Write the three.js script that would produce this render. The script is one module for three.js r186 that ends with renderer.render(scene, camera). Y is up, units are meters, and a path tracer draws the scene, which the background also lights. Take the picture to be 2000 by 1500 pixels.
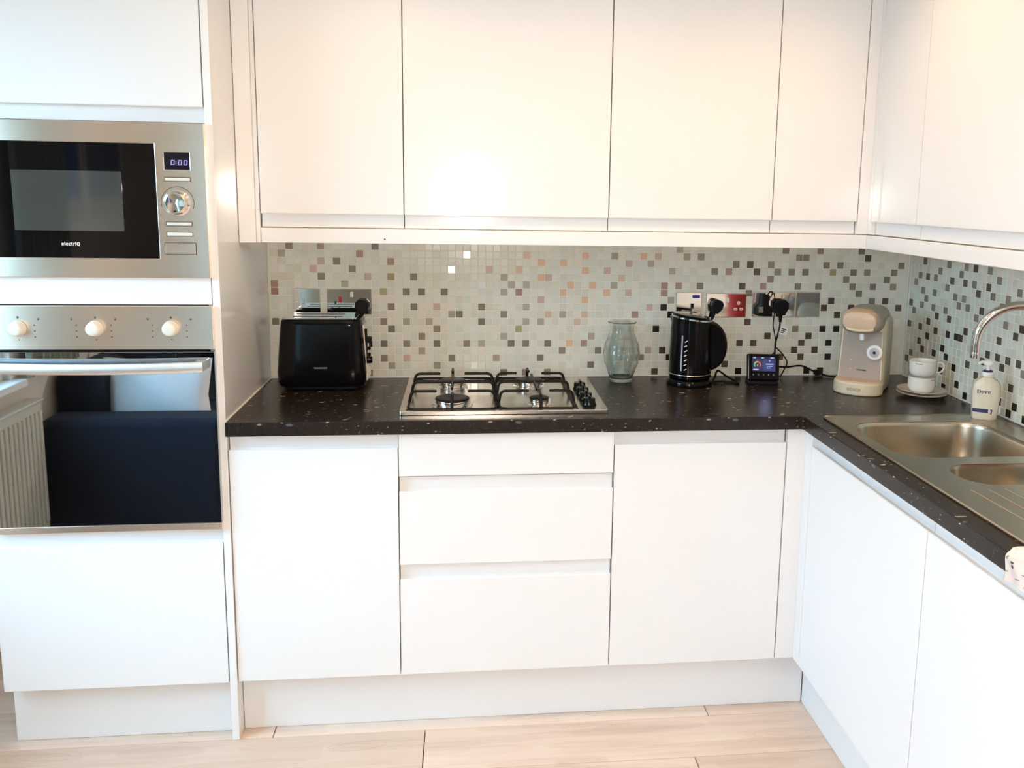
import * as THREE from 'three';
import { RoundedBoxGeometry } from 'three/addons/geometries/RoundedBoxGeometry.js';
import { TextGeometry } from 'three/addons/geometries/TextGeometry.js';
import { FontLoader } from 'three/addons/loaders/FontLoader.js';
import { mergeGeometries, toCreasedNormals } from 'three/addons/utils/BufferGeometryUtils.js';
import { RectAreaLightUniformsLib } from 'three/addons/lights/RectAreaLightUniformsLib.js';

RectAreaLightUniformsLib.init();
const scene = new THREE.Scene();
const renderer = new THREE.WebGLRenderer({ antialias: true });
renderer.toneMapping = THREE.LinearToneMapping;
renderer.toneMappingExposure = 1.0;
renderer.shadowMap.enabled = true;

// ---------------------------------------------------------------- camera, sky, lights
const camera = new THREE.PerspectiveCamera(47.438, 2000 / 1500, 0.05, 60);
camera.position.set(0.24607, 1.55772, 2.93171);
camera.rotation.order = 'YXZ';
camera.rotation.set(-0.156314, -0.112641, 0.017265);
camera.setViewOffset(2000, 1500, -100, 102.25, 2000, 1500);   // the photograph is a crop: its optical axis lies off centre

scene.background = new THREE.Color(0.36, 0.7, 1.0);            // pale daylight sky, seen only through the windows of the left wall
scene.backgroundIntensity = 21.5;

const WARM = new THREE.Color(1.0, 0.64, 0.3), FLASH = new THREE.Color(1.0, 0.87, 0.77);

// ---------------------------------------------------------------- helpers
let seed = 7;
const rnd = () => { seed = (seed * 1664525 + 1013904223) >>> 0; return seed / 4294967296; };
const rr = (a, b) => a + (b - a) * rnd();
const taken = new Map();
function numbered(n) { const k = taken.get(n) || 0; taken.set(n, k + 1); return k ? n + '_' + String(k).padStart(3, '0') : n; }
function tag(o, label, category, group, kind) {
  if (label) o.userData.label = label;
  if (category) o.userData.category = category;
  if (group) o.userData.group = group;
  if (kind) o.userData.kind = kind;
  return o;
}
// a thing: a Group at its base; parts are given in the thing's own coordinates, or in room coordinates when room is true
function thing(name, label, category, at = [0, 0, 0], turn = 0, group = null, room = false) {
  const o = new THREE.Group(); o.name = numbered(name); o.position.set(...at); o.rotation.y = turn; scene.add(o);
  tag(o, label, category, group); if (room) roomSpace.add(o);
  return o;
}
const roomSpace = new Set();
function part(name, geo, mat, parent, label) {
  const m = new THREE.Mesh(geo, mat); m.name = name; m.castShadow = m.receiveShadow = true;
  let p = parent; while (p && !roomSpace.has(p)) p = p.parent;
  if (p && p !== scene) { if (parent === p) geo.translate(-p.position.x, -p.position.y, -p.position.z); else geo.translate(-p.position.x, -p.position.y, -p.position.z); }
  parent.add(m); if (label) m.userData.label = label;
  return m;
}
function solo(name, geo, mat, label, category, group, kind) {
  const m = new THREE.Mesh(geo, mat); m.name = numbered(name); m.castShadow = m.receiveShadow = true; scene.add(m);
  geo.computeBoundingBox(); const b = geo.boundingBox, c = [(b.min.x + b.max.x) / 2, b.min.y, (b.min.z + b.max.z) / 2];
  geo.translate(-c[0], -c[1], -c[2]); m.position.set(...c);
  return tag(m, label, category, group, kind);
}
const structure = (name, geo, mat, label, category) => solo(name, geo, mat, label, category, null, 'structure');
function plain(g) { const q = g.index ? g.toNonIndexed() : g; for (const k of Object.keys(q.attributes)) if (!['position', 'normal', 'uv'].includes(k)) q.deleteAttribute(k); q.clearGroups(); return q; }
const join = (...gs) => mergeGeometries(gs.flat().map(plain), false);
function bx(x0, x1, y0, y1, z0, z1, r = 0.0015, seg = 1) {
  const w = x1 - x0, h = y1 - y0, d = z1 - z0, q = Math.min(r, w / 2.1, h / 2.1, d / 2.1);
  const g = q > 0 ? new RoundedBoxGeometry(w, h, d, seg, q) : new THREE.BoxGeometry(w, h, d);
  return g.translate((x0 + x1) / 2, (y0 + y1) / 2, (z0 + z1) / 2);
}
function cyl(r0, r1, h, seg = 40, bev = 0.0015) {             // standing cylinder with chamfered rims, base at y = 0
  const b = Math.min(bev, h / 3);
  return new THREE.LatheGeometry([[0.00001, 0], [r0 - b, 0], [r0, b], [r1, h - b], [r1 - b, h], [0.00001, h]].map((p) => new THREE.Vector2(...p)), seg);
}
function lathe(pts, seg = 56) { return new THREE.LatheGeometry(pts.map((p) => new THREE.Vector2(Math.max(p[0], 0.00001), p[1])), seg); }
function tube(pts, r, seg = 40, rad = 8, closed = false, tension = 0.5) {
  const c = new THREE.CatmullRomCurve3(pts.map((p) => new THREE.Vector3(...p)), closed, 'catmullrom', tension);
  return new THREE.TubeGeometry(c, seg, r, rad, closed);
}
function rod(pts, r, rad = 8, bend = 0.01) {                    // straight runs with rounded bends
  const path = new THREE.CurvePath(), v = pts.map((p) => new THREE.Vector3(...p)); let from = v[0].clone();
  for (let i = 1; i < v.length - 1; i++) {
    const a = v[i].clone().add(v[i - 1].clone().sub(v[i]).setLength(Math.min(bend, v[i].distanceTo(v[i - 1]) * 0.45)));
    const b = v[i].clone().add(v[i + 1].clone().sub(v[i]).setLength(Math.min(bend, v[i].distanceTo(v[i + 1]) * 0.45)));
    path.add(new THREE.LineCurve3(from, a)); path.add(new THREE.QuadraticBezierCurve3(a, v[i], b)); from = b;
  }
  path.add(new THREE.LineCurve3(from, v[v.length - 1]));
  const g = new THREE.TubeGeometry(path, Math.max(12, pts.length * 9), r, rad, false);
  const e0 = new THREE.SphereGeometry(r, rad, 6).translate(...pts[0]), e1 = new THREE.SphereGeometry(r, rad, 6).translate(...pts[pts.length - 1]);
  return join(g, e0, e1);
}
// rings of superellipses stacked along y: [y, half width, half depth, exponent, centre x, centre z]
function loft(rings, seg = 56, crease = 0.6) {
  const pos = [], uv = [], idx = [];
  rings.forEach(([y, a, b, n = 2, cx = 0, cz = 0, slope = 0], j) => {
    for (let i = 0; i <= seg; i++) {
      const t = (i / seg) * Math.PI * 2, c = Math.cos(t), s = Math.sin(t);
      const x = Math.sign(c) * Math.pow(Math.abs(c), 2 / n) * a, z = Math.sign(s) * Math.pow(Math.abs(s), 2 / n) * b;
      pos.push(cx + x, y + slope * x, cz + z); uv.push(i / seg, j / (rings.length - 1));
    }
  });
  const w = seg + 1;
  for (let j = 0; j < rings.length - 1; j++) for (let i = 0; i < seg; i++) {
    const p = j * w + i; idx.push(p, p + w, p + 1, p + 1, p + w, p + w + 1);
  }
  const cap = (j, flip) => {
    const [y, , , , cx = 0, cz = 0] = rings[j], k = pos.length / 3; pos.push(cx, y, cz); uv.push(0.5, 0.5);
    for (let i = 0; i < seg; i++) { const p = j * w + i; flip ? idx.push(k, p, p + 1) : idx.push(k, p + 1, p); }
  };
  cap(0, true); cap(rings.length - 1, false);
  const g = new THREE.BufferGeometry();
  g.setAttribute('position', new THREE.Float32BufferAttribute(pos, 3)); g.setAttribute('uv', new THREE.Float32BufferAttribute(uv, 2)); g.setIndex(idx);
  return toCreasedNormals(g, crease);
}
function extrude(points, depth, bevel = 0, holes = []) {
  const s = new THREE.Shape(points.map((p) => new THREE.Vector2(...p)));
  for (const h of holes) s.holes.push(new THREE.Path(h.map((p) => new THREE.Vector2(...p))));
  return new THREE.ExtrudeGeometry(s, { depth, bevelEnabled: bevel > 0, bevelThickness: bevel, bevelSize: bevel, bevelOffset: -bevel, bevelSegments: 2, curveSegments: 16, steps: 1 });
}
function roundRect(x0, x1, y0, y1, r, n = 8) {
  const o = [];
  for (const [cx, cy, a0] of [[x1 - r, y0 + r, -Math.PI / 2], [x1 - r, y1 - r, 0], [x0 + r, y1 - r, Math.PI / 2], [x0 + r, y0 + r, Math.PI]])
    for (let i = 0; i <= n; i++) { const a = a0 + (i / n) * Math.PI / 2; o.push([cx + r * Math.cos(a), cy + r * Math.sin(a)]); }
  return o;
}
function metreUV(g, ox = 0, oy = 0, k = 1) {                     // texture coordinates in metres, taken from the faces' own directions
  const q = plain(g), p = q.attributes.position, n = q.attributes.normal, uv = new Float32Array(p.count * 2);
  for (let i = 0; i < p.count; i++) {
    const ax = Math.abs(n.getX(i)), ay = Math.abs(n.getY(i)), az = Math.abs(n.getZ(i));
    const [u, v] = ay >= ax && ay >= az ? [p.getX(i), p.getZ(i)] : az >= ax ? [p.getX(i), p.getY(i)] : [p.getZ(i), p.getY(i)];
    uv[2 * i] = u * k + ox; uv[2 * i + 1] = v * k + oy;
  }
  q.setAttribute('uv', new THREE.BufferAttribute(uv, 2)); return q;
}
const font = await new FontLoader().loadAsync('fonts/droid/droid_sans_bold.typeface.json');
const fontSerif = await new FontLoader().loadAsync('fonts/droid/droid_serif_bold.typeface.json');
function lettering(str, size, depth = 0.0006, f = font) {
  const g = new TextGeometry(str, { font: f, size, depth, curveSegments: 3, bevelEnabled: false }); g.computeBoundingBox();
  const b = g.boundingBox; return g.translate(-(b.min.x + b.max.x) / 2, -(b.min.y + b.max.y) / 2, 0);
}
function canvasTexture(w, h, draw, srgb = true) {
  const c = document.createElement('canvas'); c.width = w; c.height = h; draw(c.getContext('2d'), w, h);
  const t = new THREE.CanvasTexture(c); t.wrapS = t.wrapT = THREE.RepeatWrapping; if (srgb) t.colorSpace = THREE.SRGBColorSpace; return t;
}

// ---------------------------------------------------------------- materials
const P = (o) => new THREE.MeshPhysicalMaterial(o), S = (o) => new THREE.MeshStandardMaterial(o);
const lin = (r, g, b) => new THREE.Color().setRGB(r, g, b);
const M = {
  gloss: P({ color: lin(0.83, 0.825, 0.82), roughness: 0.55, clearcoat: 1, clearcoatRoughness: 0.12 }),
  carcass: S({ color: lin(0.72, 0.71, 0.69), roughness: 0.6 }),
  plinth: P({ color: lin(0.82, 0.815, 0.81), roughness: 0.35, clearcoat: 0.3, clearcoatRoughness: 0.2 }),
  wall: S({ color: lin(0.7, 0.62, 0.52), roughness: 0.9 }),
  ceiling: S({ color: lin(0.86, 0.85, 0.83), roughness: 0.95 }),
  grout: S({ color: lin(0.86, 0.82, 0.71), roughness: 0.85 }),
  steel: P({ color: lin(0.97, 0.82, 0.68), metalness: 1, roughness: 0.27, anisotropy: 0.75, anisotropyRotation: Math.PI / 2 }),
  sinkSteel: P({ color: lin(0.52, 0.46, 0.37), metalness: 1, roughness: 0.27 }),
  hobSteel: P({ color: lin(0.64, 0.59, 0.53), metalness: 1, roughness: 0.22 }),
  chrome: P({ color: lin(0.78, 0.77, 0.76), metalness: 1, roughness: 0.06 }),
  iron: P({ color: lin(0.006, 0.005, 0.005), roughness: 0.4, specularIntensity: 0.35 }),
  blackGloss: P({ color: lin(0.003, 0.003, 0.004), roughness: 0.12, specularIntensity: 0.4 }),
  black: P({ color: lin(0.005, 0.005, 0.006), roughness: 0.5, specularIntensity: 0.3 }),
  ovenGlass: P({ color: lin(0.46, 0.5, 0.54), metalness: 1, roughness: 0.015 }),
  microGlass: P({ color: lin(0.004, 0.0035, 0.004), roughness: 0.03, specularIntensity: 0.55 }),
  microWindow: P({ color: lin(0.05, 0.05, 0.045), roughness: 0.05, ior: 1.8 }),
  ivory: P({ color: lin(0.72, 0.68, 0.58), roughness: 0.35 }),
  cream: P({ color: lin(0.62, 0.54, 0.38), roughness: 0.4, clearcoat: 0.2, clearcoatRoughness: 0.3 }),
  taupe: P({ color: lin(0.36, 0.3, 0.25), roughness: 0.32, clearcoat: 0.3, clearcoatRoughness: 0.15 }),
  peach: P({ color: lin(0.55, 0.42, 0.3), roughness: 0.35 }),
  white: P({ color: lin(0.82, 0.81, 0.78), roughness: 0.4 }),
  porcelain: P({ color: lin(0.8, 0.75, 0.67), roughness: 0.25, clearcoat: 0.6, clearcoatRoughness: 0.08 }),
  saucer: P({ color: lin(0.5, 0.38, 0.26), roughness: 0.35, clearcoat: 0.4, clearcoatRoughness: 0.12 }),
  darkRim: S({ color: lin(0.06, 0.045, 0.035), roughness: 0.5 }),
  soap: P({ color: lin(0.72, 0.66, 0.52), roughness: 0.35 }),
  navyPrint: S({ color: lin(0.02, 0.025, 0.12), roughness: 0.5 }),
  glass: P({ color: lin(0.97, 1.0, 0.985), transmission: 1, thickness: 0.004, ior: 1.5, roughness: 0.02, attenuationColor: lin(0.55, 0.8, 0.7), attenuationDistance: 0.6 }),
  pane: P({ color: 0xffffff, transmission: 1, thickness: 0, roughness: 0.0, ior: 1.45 }),
  red: P({ color: lin(0.42, 0.015, 0.015), roughness: 0.35 }),
  redRocker: P({ color: lin(0.5, 0.01, 0.01), roughness: 0.3 }),
  navy: P({ color: lin(0.003, 0.009, 0.02), roughness: 0.85, sheen: 0.25, sheenColor: lin(0.12, 0.25, 0.4), sheenRoughness: 0.5 }),
  plum: P({ color: lin(0.025, 0.015, 0.03), roughness: 0.85, sheen: 0.3, sheenColor: lin(0.2, 0.15, 0.25), sheenRoughness: 0.5 }),
  linen: S({ color: lin(0.9, 0.9, 0.88), roughness: 0.9 }),
  curtain: S({ color: lin(0.26, 0.27, 0.2), roughness: 0.9 }),
  enamel: P({ color: lin(0.62, 0.6, 0.5), roughness: 0.4 }),
  cable: P({ color: lin(0.006, 0.006, 0.007), roughness: 0.5, specularIntensity: 0.4 }),
};

// ---------------------------------------------------------------- textures computed here
function woodTexture(k) {
  return canvasTexture(1024, 160, (c, w, h) => {
    const base = [[223, 199, 180], [215, 191, 172], [228, 207, 190]][k];
    c.fillStyle = `rgb(${base})`; c.fillRect(0, 0, w, h);
    for (let i = 0; i < 46; i++) {                                 // broad cloudy figure
      const x = rnd() * w, y = rnd() * h, a = rr(0.03, 0.09); c.fillStyle = rnd() < 0.5 ? `rgba(150,112,88,${a})` : `rgba(240,220,200,${a})`;
      c.beginPath(); c.ellipse(x, y, rr(60, 220), rr(6, 26), rr(-0.04, 0.04), 0, 6.3); c.fill();
    }
    for (let i = 0; i < 130; i++) {                                // fine grain
      const y = rnd() * h, x = rnd() * w, l = rr(60, 320), a = rr(0.03, 0.1);
      c.strokeStyle = rnd() < 0.6 ? `rgba(118,82,60,${a})` : `rgba(250,232,214,${a})`; c.lineWidth = rr(0.5, 2); c.beginPath(); c.moveTo(x, y);
      c.bezierCurveTo(x + l * 0.3, y + rr(-9, 9), x + l * 0.6, y + rr(-9, 9), x + l, y + rr(-7, 7)); c.stroke();
    }
    for (let i = 0; i < 3; i++) {                                  // knots with their swirl
      const x = rnd() * w, y = rr(25, h - 25);
      for (let j = 10; j > 0; j--) { c.strokeStyle = `rgba(112,76,54,${rr(0.04, 0.1)})`; c.lineWidth = rr(0.8, 2.4); c.beginPath(); c.ellipse(x + rr(-4, 4), y, j * rr(8, 13), j * rr(1.8, 3), rr(-0.12, 0.12), 0, 6.3); c.stroke(); }
    }
  });
}
M.wood = [0, 1, 2].map((k) => P({ map: woodTexture(k), roughness: 0.42, clearcoat: 0.15, clearcoatRoughness: 0.3 }));
const stoneMap = canvasTexture(1024, 1024, (c, w, h) => {
  c.fillStyle = 'rgb(36,30,27)'; c.fillRect(0, 0, w, h);
  for (let i = 0; i < 5200; i++) {
    const q = rnd(); c.fillStyle = q < 0.5 ? `rgba(20,18,22,${rr(0.1, 0.5)})` : q < 0.85 ? `rgba(66,50,40,${rr(0.08, 0.35)})` : `rgba(46,48,60,${rr(0.1, 0.35)})`;
    c.beginPath(); c.ellipse(rnd() * w, rnd() * h, rr(2, 15), rr(1, 6), rnd() * 3.1, 0, 6.3); c.fill();
  }
  for (let i = 0; i < 480; i++) {
    const q = rnd(), s = rnd() < 0.2 ? rr(5, 13) : rr(1.5, 5);
    c.fillStyle = q < 0.5 ? `rgba(196,186,172,${rr(0.35, 0.9)})` : q < 0.75 ? `rgba(140,120,104,${rr(0.4, 0.8)})` : `rgba(120,124,132,${rr(0.4, 0.8)})`;
    const x = rnd() * w, y = rnd() * h, a = rnd() * 3.1; c.beginPath();
    for (let j = 0; j < 6; j++) { const t = j / 6 * 6.28, r = s * rr(0.55, 1.1); c.lineTo(x + Math.cos(t + a) * r * 1.6, y + Math.sin(t + a) * r * 0.7); }
    c.closePath(); c.fill();
  }
});
M.stone = P({ map: stoneMap, roughness: 0.27, specularIntensity: 0.55 });

// ---------------------------------------------------------------- the room
const XR = 1.804, WT = 0.936, TH = 0.039, LEFT = -1.57, FAR = 6.6, TOP = 2.42;
function wallWithHoles(u0, u1, holes) {                          // a wall in (u, y) with openings, 0.14 thick
  return extrude([[u0, -0.02], [u1, -0.02], [u1, TOP + 0.1], [u0, TOP + 0.1]], 0.14, 0, holes.map(([a, b, c, d]) => [[a, c], [a, d], [b, d], [b, c]]));
}
structure('wall_back', bx(LEFT - 0.14, XR + 0.15, -0.02, TOP + 0.1, -0.15, -0.0065, 0), M.wall, 'painted wall behind the mosaic tiles and the cabinets', 'wall');
structure('wall_right', bx(XR + 0.0065, XR + 0.15, -0.02, TOP + 0.1, 0, FAR + 0.1, 0), M.wall, 'painted wall behind the sink run', 'wall');
const HOLE1 = [0.8, 1.88, 0.78, 2.14], HOLE2 = [5.2, 6.45, 0.2, 2.2];
structure('wall_left', wallWithHoles(-0.14, FAR + 0.14, [HOLE1, HOLE2]).rotateY(-Math.PI / 2).translate(LEFT, 0, 0), M.wall, 'painted wall with two windows, mirrored in the oven glass', 'wall');
structure('wall_front', bx(LEFT - 0.14, XR + 0.15, -0.02, TOP + 0.1, FAR, FAR + 0.14, 0), M.wall, 'painted wall behind the photographer', 'wall');
structure('ceiling', bx(LEFT - 0.14, XR + 0.15, TOP, TOP + 0.12, -0.15, FAR + 0.14, 0), M.ceiling, 'white ceiling above the kitchen', 'ceiling');
function windowFrame(name, hole, bars, place, label) {
  const t = new THREE.Group(); t.name = name; scene.add(t); tag(t, label, 'window', null, 'structure');
  const [a, b, c, d] = hole, f = 0.05, z0 = 0.03, z1 = 0.1;
  place(t);
  part('frame', join(bx(a, b, c, c + f, z0, z1), bx(a, b, d - f, d, z0, z1), bx(a, a + f, c + f, d - f, z0, z1), bx(b - f, b, c + f, d - f, z0, z1)), M.white, t);
  for (const u of bars) part('glazing_bar', bx(u - 0.02, u + 0.02, c + f, d - f, z0 + 0.01, z1 - 0.01), M.white, t);
  const edges = [a + f, ...bars.flatMap((u) => [u - 0.02, u + 0.02]), b - f];
  for (let i = 0; i < edges.length; i += 2) part('pane', bx(edges[i], edges[i + 1], c + f, d - f, 0.062, 0.066, 0), M.pane, t);
  if (c > 0.3) part('window_sill', bx(a - 0.03, b + 0.03, c - 0.03, c, -0.05, z0, 0.004), M.white, t);
  return t;
}
const onLeft = (t) => { t.position.set(LEFT, 0, 0); t.rotation.y = -Math.PI / 2; };
windowFrame('window_1', HOLE1, [1.34], onLeft, 'white window above the radiator on the left wall');
windowFrame('window_2', HOLE2, [5.62, 6.04], onLeft, 'white three-light window beyond the sofa on the left wall');

// outside: the yard below the windows and the fence that closes it
structure('ground', bx(-12, LEFT - 0.141, -0.3, -0.06, -6, 14, 0), S({ color: lin(0.11, 0.12, 0.07), roughness: 1 }), 'dark grass outside the windows', 'ground');
solo('garden_fence', join(Array.from({ length: 54 }, (_, i) => bx(-5.02, -5, -0.06, 1.75, -4 + i * 0.3, -4 + i * 0.3 + 0.29, 0)), bx(-5, -4.96, 1.2, 1.28, -4, 12), bx(-5, -4.96, 0.3, 0.38, -4, 12)), S({ color: lin(0.13, 0.1, 0.08), roughness: 0.9 }), 'brown board fence outside the windows', 'fence');

// floor: every plank its own piece; rows run along the back wall, joints where the photograph shows them
{
  const floor = new THREE.Group(); floor.name = 'floor'; scene.add(floor); tag(floor, 'pale oak laminate plank floor', 'floor', null, 'structure');
  part('underlay', bx(LEFT - 0.14, XR + 0.15, -0.06, -0.012, -0.15, FAR + 0.14, 0), M.black, floor);
  const W = 0.1892, LEN = 1.2855, joints = { '-2': -0.18, '-1': 0.98, 0: 0.1283, 1: 0.887, 2: 0.35 };
  for (let r = -3; r < 33; r++) {
    const z0 = 0.5555 + r * W, z1 = z0 + W; let x = joints[r] ?? ((r * 0.47) % 1) * LEN - 0.4;
    while (x > LEFT) x -= LEN;
    for (; x < XR; x += LEN) {
      const a = Math.max(x, LEFT), b = Math.min(x + LEN, XR), e = Math.min(z1, FAR);
      if (b - a < 0.01 || e - Math.max(z0, 0) < 0.01) continue;
      const g = bx(a + 0.0011, b - 0.0011, -0.012, 0, Math.max(z0, 0) + 0.0011, e - 0.0011, 0.0026);
      const ox = rnd(), k = Math.floor(rnd() * 3), q = plain(g), p = q.attributes.position, uv = q.attributes.uv;
      for (let i = 0; i < p.count; i++) uv.setXY(i, (p.getX(i) - x) / LEN + ox, (p.getZ(i) - z0) / W);
      part('plank', q, M.wood[k], floor);
    }
  }
}

// ---------------------------------------------------------------- mosaic splashback
const accentsBack = {
  D: [[-3, 2], [36, 0], [37, -3], [38, -2], [38, 4], [48, 6], [58, 6], [60, 0], [60, 6], [61, 2], [61, 4], [62, 0]],
  d: [[36, 6], [37, 3], [46, 5], [48, -6], [48, 2], [49, -9], [49, -1], [50, -8], [50, 2], [52, 1], [54, 4], [56, 3], [57, 2], [57, 4], [58, 1], [59, 3], [60, -3], [61, -4], [62, -2], [64, -3], [66, -10], [68, -3], [69, -4], [71, -3]],
  m: [[-15, -1], [-13, -11], [-9, -7], [-7, -9], [-5, -8], [-3, 6], [-2, -11], [-1, -1], [-1, 2], [-1, 4], [0, -3], [0, 0], [2, -5], [2, 2], [3, -7], [3, -3], [4, -5], [4, 1], [6, 0], [6, 2], [6, 5], [7, -5], [8, 4], [9, -2], [10, 2], [12, -3], [12, -1], [15, -2], [15, 6], [16, 2], [18, 2], [18, 6], [20, 4], [21, 2], [21, 6], [23, 3], [27, 5], [28, 3], [34, 4], [42, -10], [42, -6], [44, -8], [47, -9], [49, -5], [52, -9], [52, -7], [53, -8], [54, -11], [55, -8], [56, -10], [56, -6], [56, 0], [57, -10], [57, -8], [59, -11], [59, -6], [60, -9], [62, -9], [63, -7], [64, -8], [64, -6], [65, -11], [65, -5], [66, -8], [67, -6], [67, -4], [69, -7], [70, -8], [70, -6], [71, -9]],
  b: [[-15, -6], [-15, -5], [-9, -11], [-4, -10], [0, -9], [17, -5], [26, 2], [33, -2], [37, -6], [37, -5], [39, -6], [46, -8], [51, -6]],
  t: [[-14, -10], [-6, -6], [0, 5], [2, -1], [4, 3], [5, -1], [8, -2], [12, 2], [14, 4], [15, -7], [15, -5], [15, 1], [16, -6], [18, -6], [18, -3], [18, -1], [20, -1], [23, -2], [27, 1], [30, -10], [30, -6], [35, -9], [35, 3], [38, -8], [38, -4], [39, -11], [40, -10]],
  p: [[-10, -8], [-9, -9], [-3, -7], [2, 4], [6, -3], [13, -8], [20, -4], [21, -7], [29, -8], [32, -9], [32, -5], [35, -3], [36, -10]],
  o: [[17, -8], [18, -10], [20, -9], [20, -7], [21, -2], [23, -9], [23, -5], [24, -6], [24, 2], [25, -1], [26, -10], [26, -8], [26, -4], [26, -2], [27, -6], [29, -5], [31, -7], [34, -10]],
  y: [[-1, -5], [0, -7], [17, 0], [61, -8]],
  w: [[-14, -8], [-14, -3], [-12, -6], [3, 5], [7, -10], [7, -6], [8, -8], [10, -10], [11, 0], [11, 5], [12, -6], [24, 5]],
};
const accentsRight = {
  D: [[-5, 0], [-3, 2], [-1, 1], [-1, 4], [0, -1], [0, 2], [0, 6], [2, -1], [2, 3], [3, 5], [5, 6], [12, 5], [14, 6], [15, 5], [17, 6]],
  d: [[-10, -4], [-10, -1], [-10, 4], [-9, 3], [-7, -10], [-7, -1], [-7, 1], [-7, 4], [-6, -8], [-6, 2], [-5, -2], [-4, 4], [-3, -3], [-3, -1], [0, -8], [0, -3], [3, -8], [3, -1], [4, -2], [5, -10], [5, 2], [6, -7], [6, 0], [7, -5], [7, 3], [8, -8], [8, 1], [9, 0], [11, -2], [11, 0], [11, 3], [12, 1], [13, 0], [14, -3], [14, 3], [15, -4], [15, 0]],
  m: [[-9, -7], [-9, -3], [-8, -8], [-7, -6], [-7, -4], [-6, -5], [-4, -8], [-4, -6], [-4, -4], [-3, -9], [-1, -10], [-1, -7], [-1, -4], [1, -6], [2, -9], [2, -5], [3, -10], [3, -6], [4, -5], [5, -8], [6, -4], [8, -10], [9, -7], [10, -9], [12, -7], [12, -4], [14, -8], [16, 1]],
  b: [],
  t: [[11, -6]],
  p: [],
  o: [],
  y: [],
  w: [],
};
{
  const PITCH = 0.025, SZ = 0.0229, TK = 0.0052;
  function tileGeo() {
    const h = SZ / 2, b = 0.0009, z = TK;
    const f = [[-h + b, -h + b, z], [h - b, -h + b, z], [h - b, h - b, z], [-h + b, h - b, z]], m = [[-h, -h, z - b], [h, -h, z - b], [h, h, z - b], [-h, h, z - b]], k = [[-h, -h, 0], [h, -h, 0], [h, h, 0], [-h, h, 0]];
    const pos = [], quad = (a, b2, c, d) => pos.push(...a, ...b2, ...c, ...a, ...c, ...d);
    quad(...f); for (let i = 0; i < 4; i++) { const j = (i + 1) % 4; quad(m[i], m[j], f[j], f[i]); quad(k[i], k[j], m[j], m[i]); }
    const g = new THREE.BufferGeometry(); g.setAttribute('position', new THREE.Float32BufferAttribute(pos, 3));
    g.setAttribute('uv', new THREE.Float32BufferAttribute(pos.length / 3 * 2, 2)); g.computeVertexNormals(); return g;
  }
  const geo = tileGeo();
  const glassTile = (r, g, b, rough = 0.22) => P({ color: lin(r, g, b), roughness: rough, clearcoat: 0.35, clearcoatRoughness: 0.12 });
  const tone = {
    D: [glassTile(0.02, 0.016, 0.016), glassTile(0.03, 0.026, 0.022)], d: [glassTile(0.075, 0.058, 0.045), glassTile(0.1, 0.078, 0.058)],
    m: [glassTile(0.24, 0.2, 0.155), glassTile(0.28, 0.235, 0.185), glassTile(0.2, 0.175, 0.14)], b: [glassTile(0.36, 0.22, 0.17), glassTile(0.4, 0.26, 0.2)],
    t: [glassTile(0.4, 0.35, 0.26), glassTile(0.44, 0.39, 0.3)], p: [glassTile(0.62, 0.45, 0.37), glassTile(0.57, 0.43, 0.36)],
    o: [glassTile(0.74, 0.49, 0.32), glassTile(0.68, 0.5, 0.36)], y: [glassTile(0.42, 0.38, 0.2), glassTile(0.36, 0.33, 0.16)], w: [glassTile(0.8, 0.8, 0.74, 0.08)],
  };
  const paleRGB = [[0.72, 0.72, 0.6], [0.76, 0.76, 0.66], [0.7, 0.71, 0.62], [0.78, 0.74, 0.64], [0.76, 0.76, 0.67], [0.7, 0.68, 0.57]];
  const pale = paleRGB.map((c) => glassTile(...c));
  const askew = new Set(['8,-8', '10,-10', '12,0', '11,-6', '-13,-3']);
  function splash(name, label, lo, hi, v0, v1, accents, origin, turn, ranked) {
    const t = thing(name, label, 'splashback', origin, turn);
    const W = (hi - lo + 1) * PITCH;
    const all = new Map(), rest = [];
    for (const [k, list] of Object.entries(accents)) for (const [u, v] of list) if (u >= lo && u <= hi) all.set(u + ',' + v, k);
    const spots = [];
    for (let u = lo; u <= hi; u++) for (let v = v0; v <= v1; v++) spots.push([u, v, all.get(u + ',' + v)]);
    const own = new Set(spots.map((s, i) => [s, i, ranked(s[0], s[1], !!s[2])]).filter((q) => q[2] > -Infinity).sort((a, b) => b[2] - a[2]).slice(0, 300).map((q) => q[1]));
    spots.forEach(([u, v, k], i) => {
      const tx = rr(-0.009, 0.009), ty = rr(-0.009, 0.009), n = Math.floor(rnd() * 12);
      const at = new THREE.Vector3(u * PITCH, 1.1021 - v * PITCH, -TK), turnBy = new THREE.Euler(tx, ty, 0);
      if (k === 'w' && turn === 0 && askew.has(u + ',' + v)) {                                // set askew: faces the photographer's flash
        const d = new THREE.Vector3(0.2545, 1.551, 2.93).sub(new THREE.Vector3(at.x, at.y, 0)); turnBy.set(-Math.atan2(d.y, d.z) + rr(-0.006, 0.006), Math.atan2(d.x, d.z) + rr(-0.006, 0.006), 0);
        at.z += 0.0006;
      }
      if (own.has(i)) {
        const m = new THREE.Mesh(geo, k ? tone[k][n % tone[k].length] : pale[n % pale.length]); m.name = 'tile'; m.castShadow = m.receiveShadow = true;
        m.position.copy(at); m.rotation.copy(turnBy); t.add(m);
      } else rest.push([at, turnBy, k ? tone[k][n % tone[k].length].color : pale[n % pale.length].color]);
    });
    const im = new THREE.InstancedMesh(geo, glassTile(1, 1, 1), rest.length); im.name = 'tile_field'; im.userData.kind = 'stuff'; im.castShadow = im.receiveShadow = true;
    const o = new THREE.Object3D();
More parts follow.
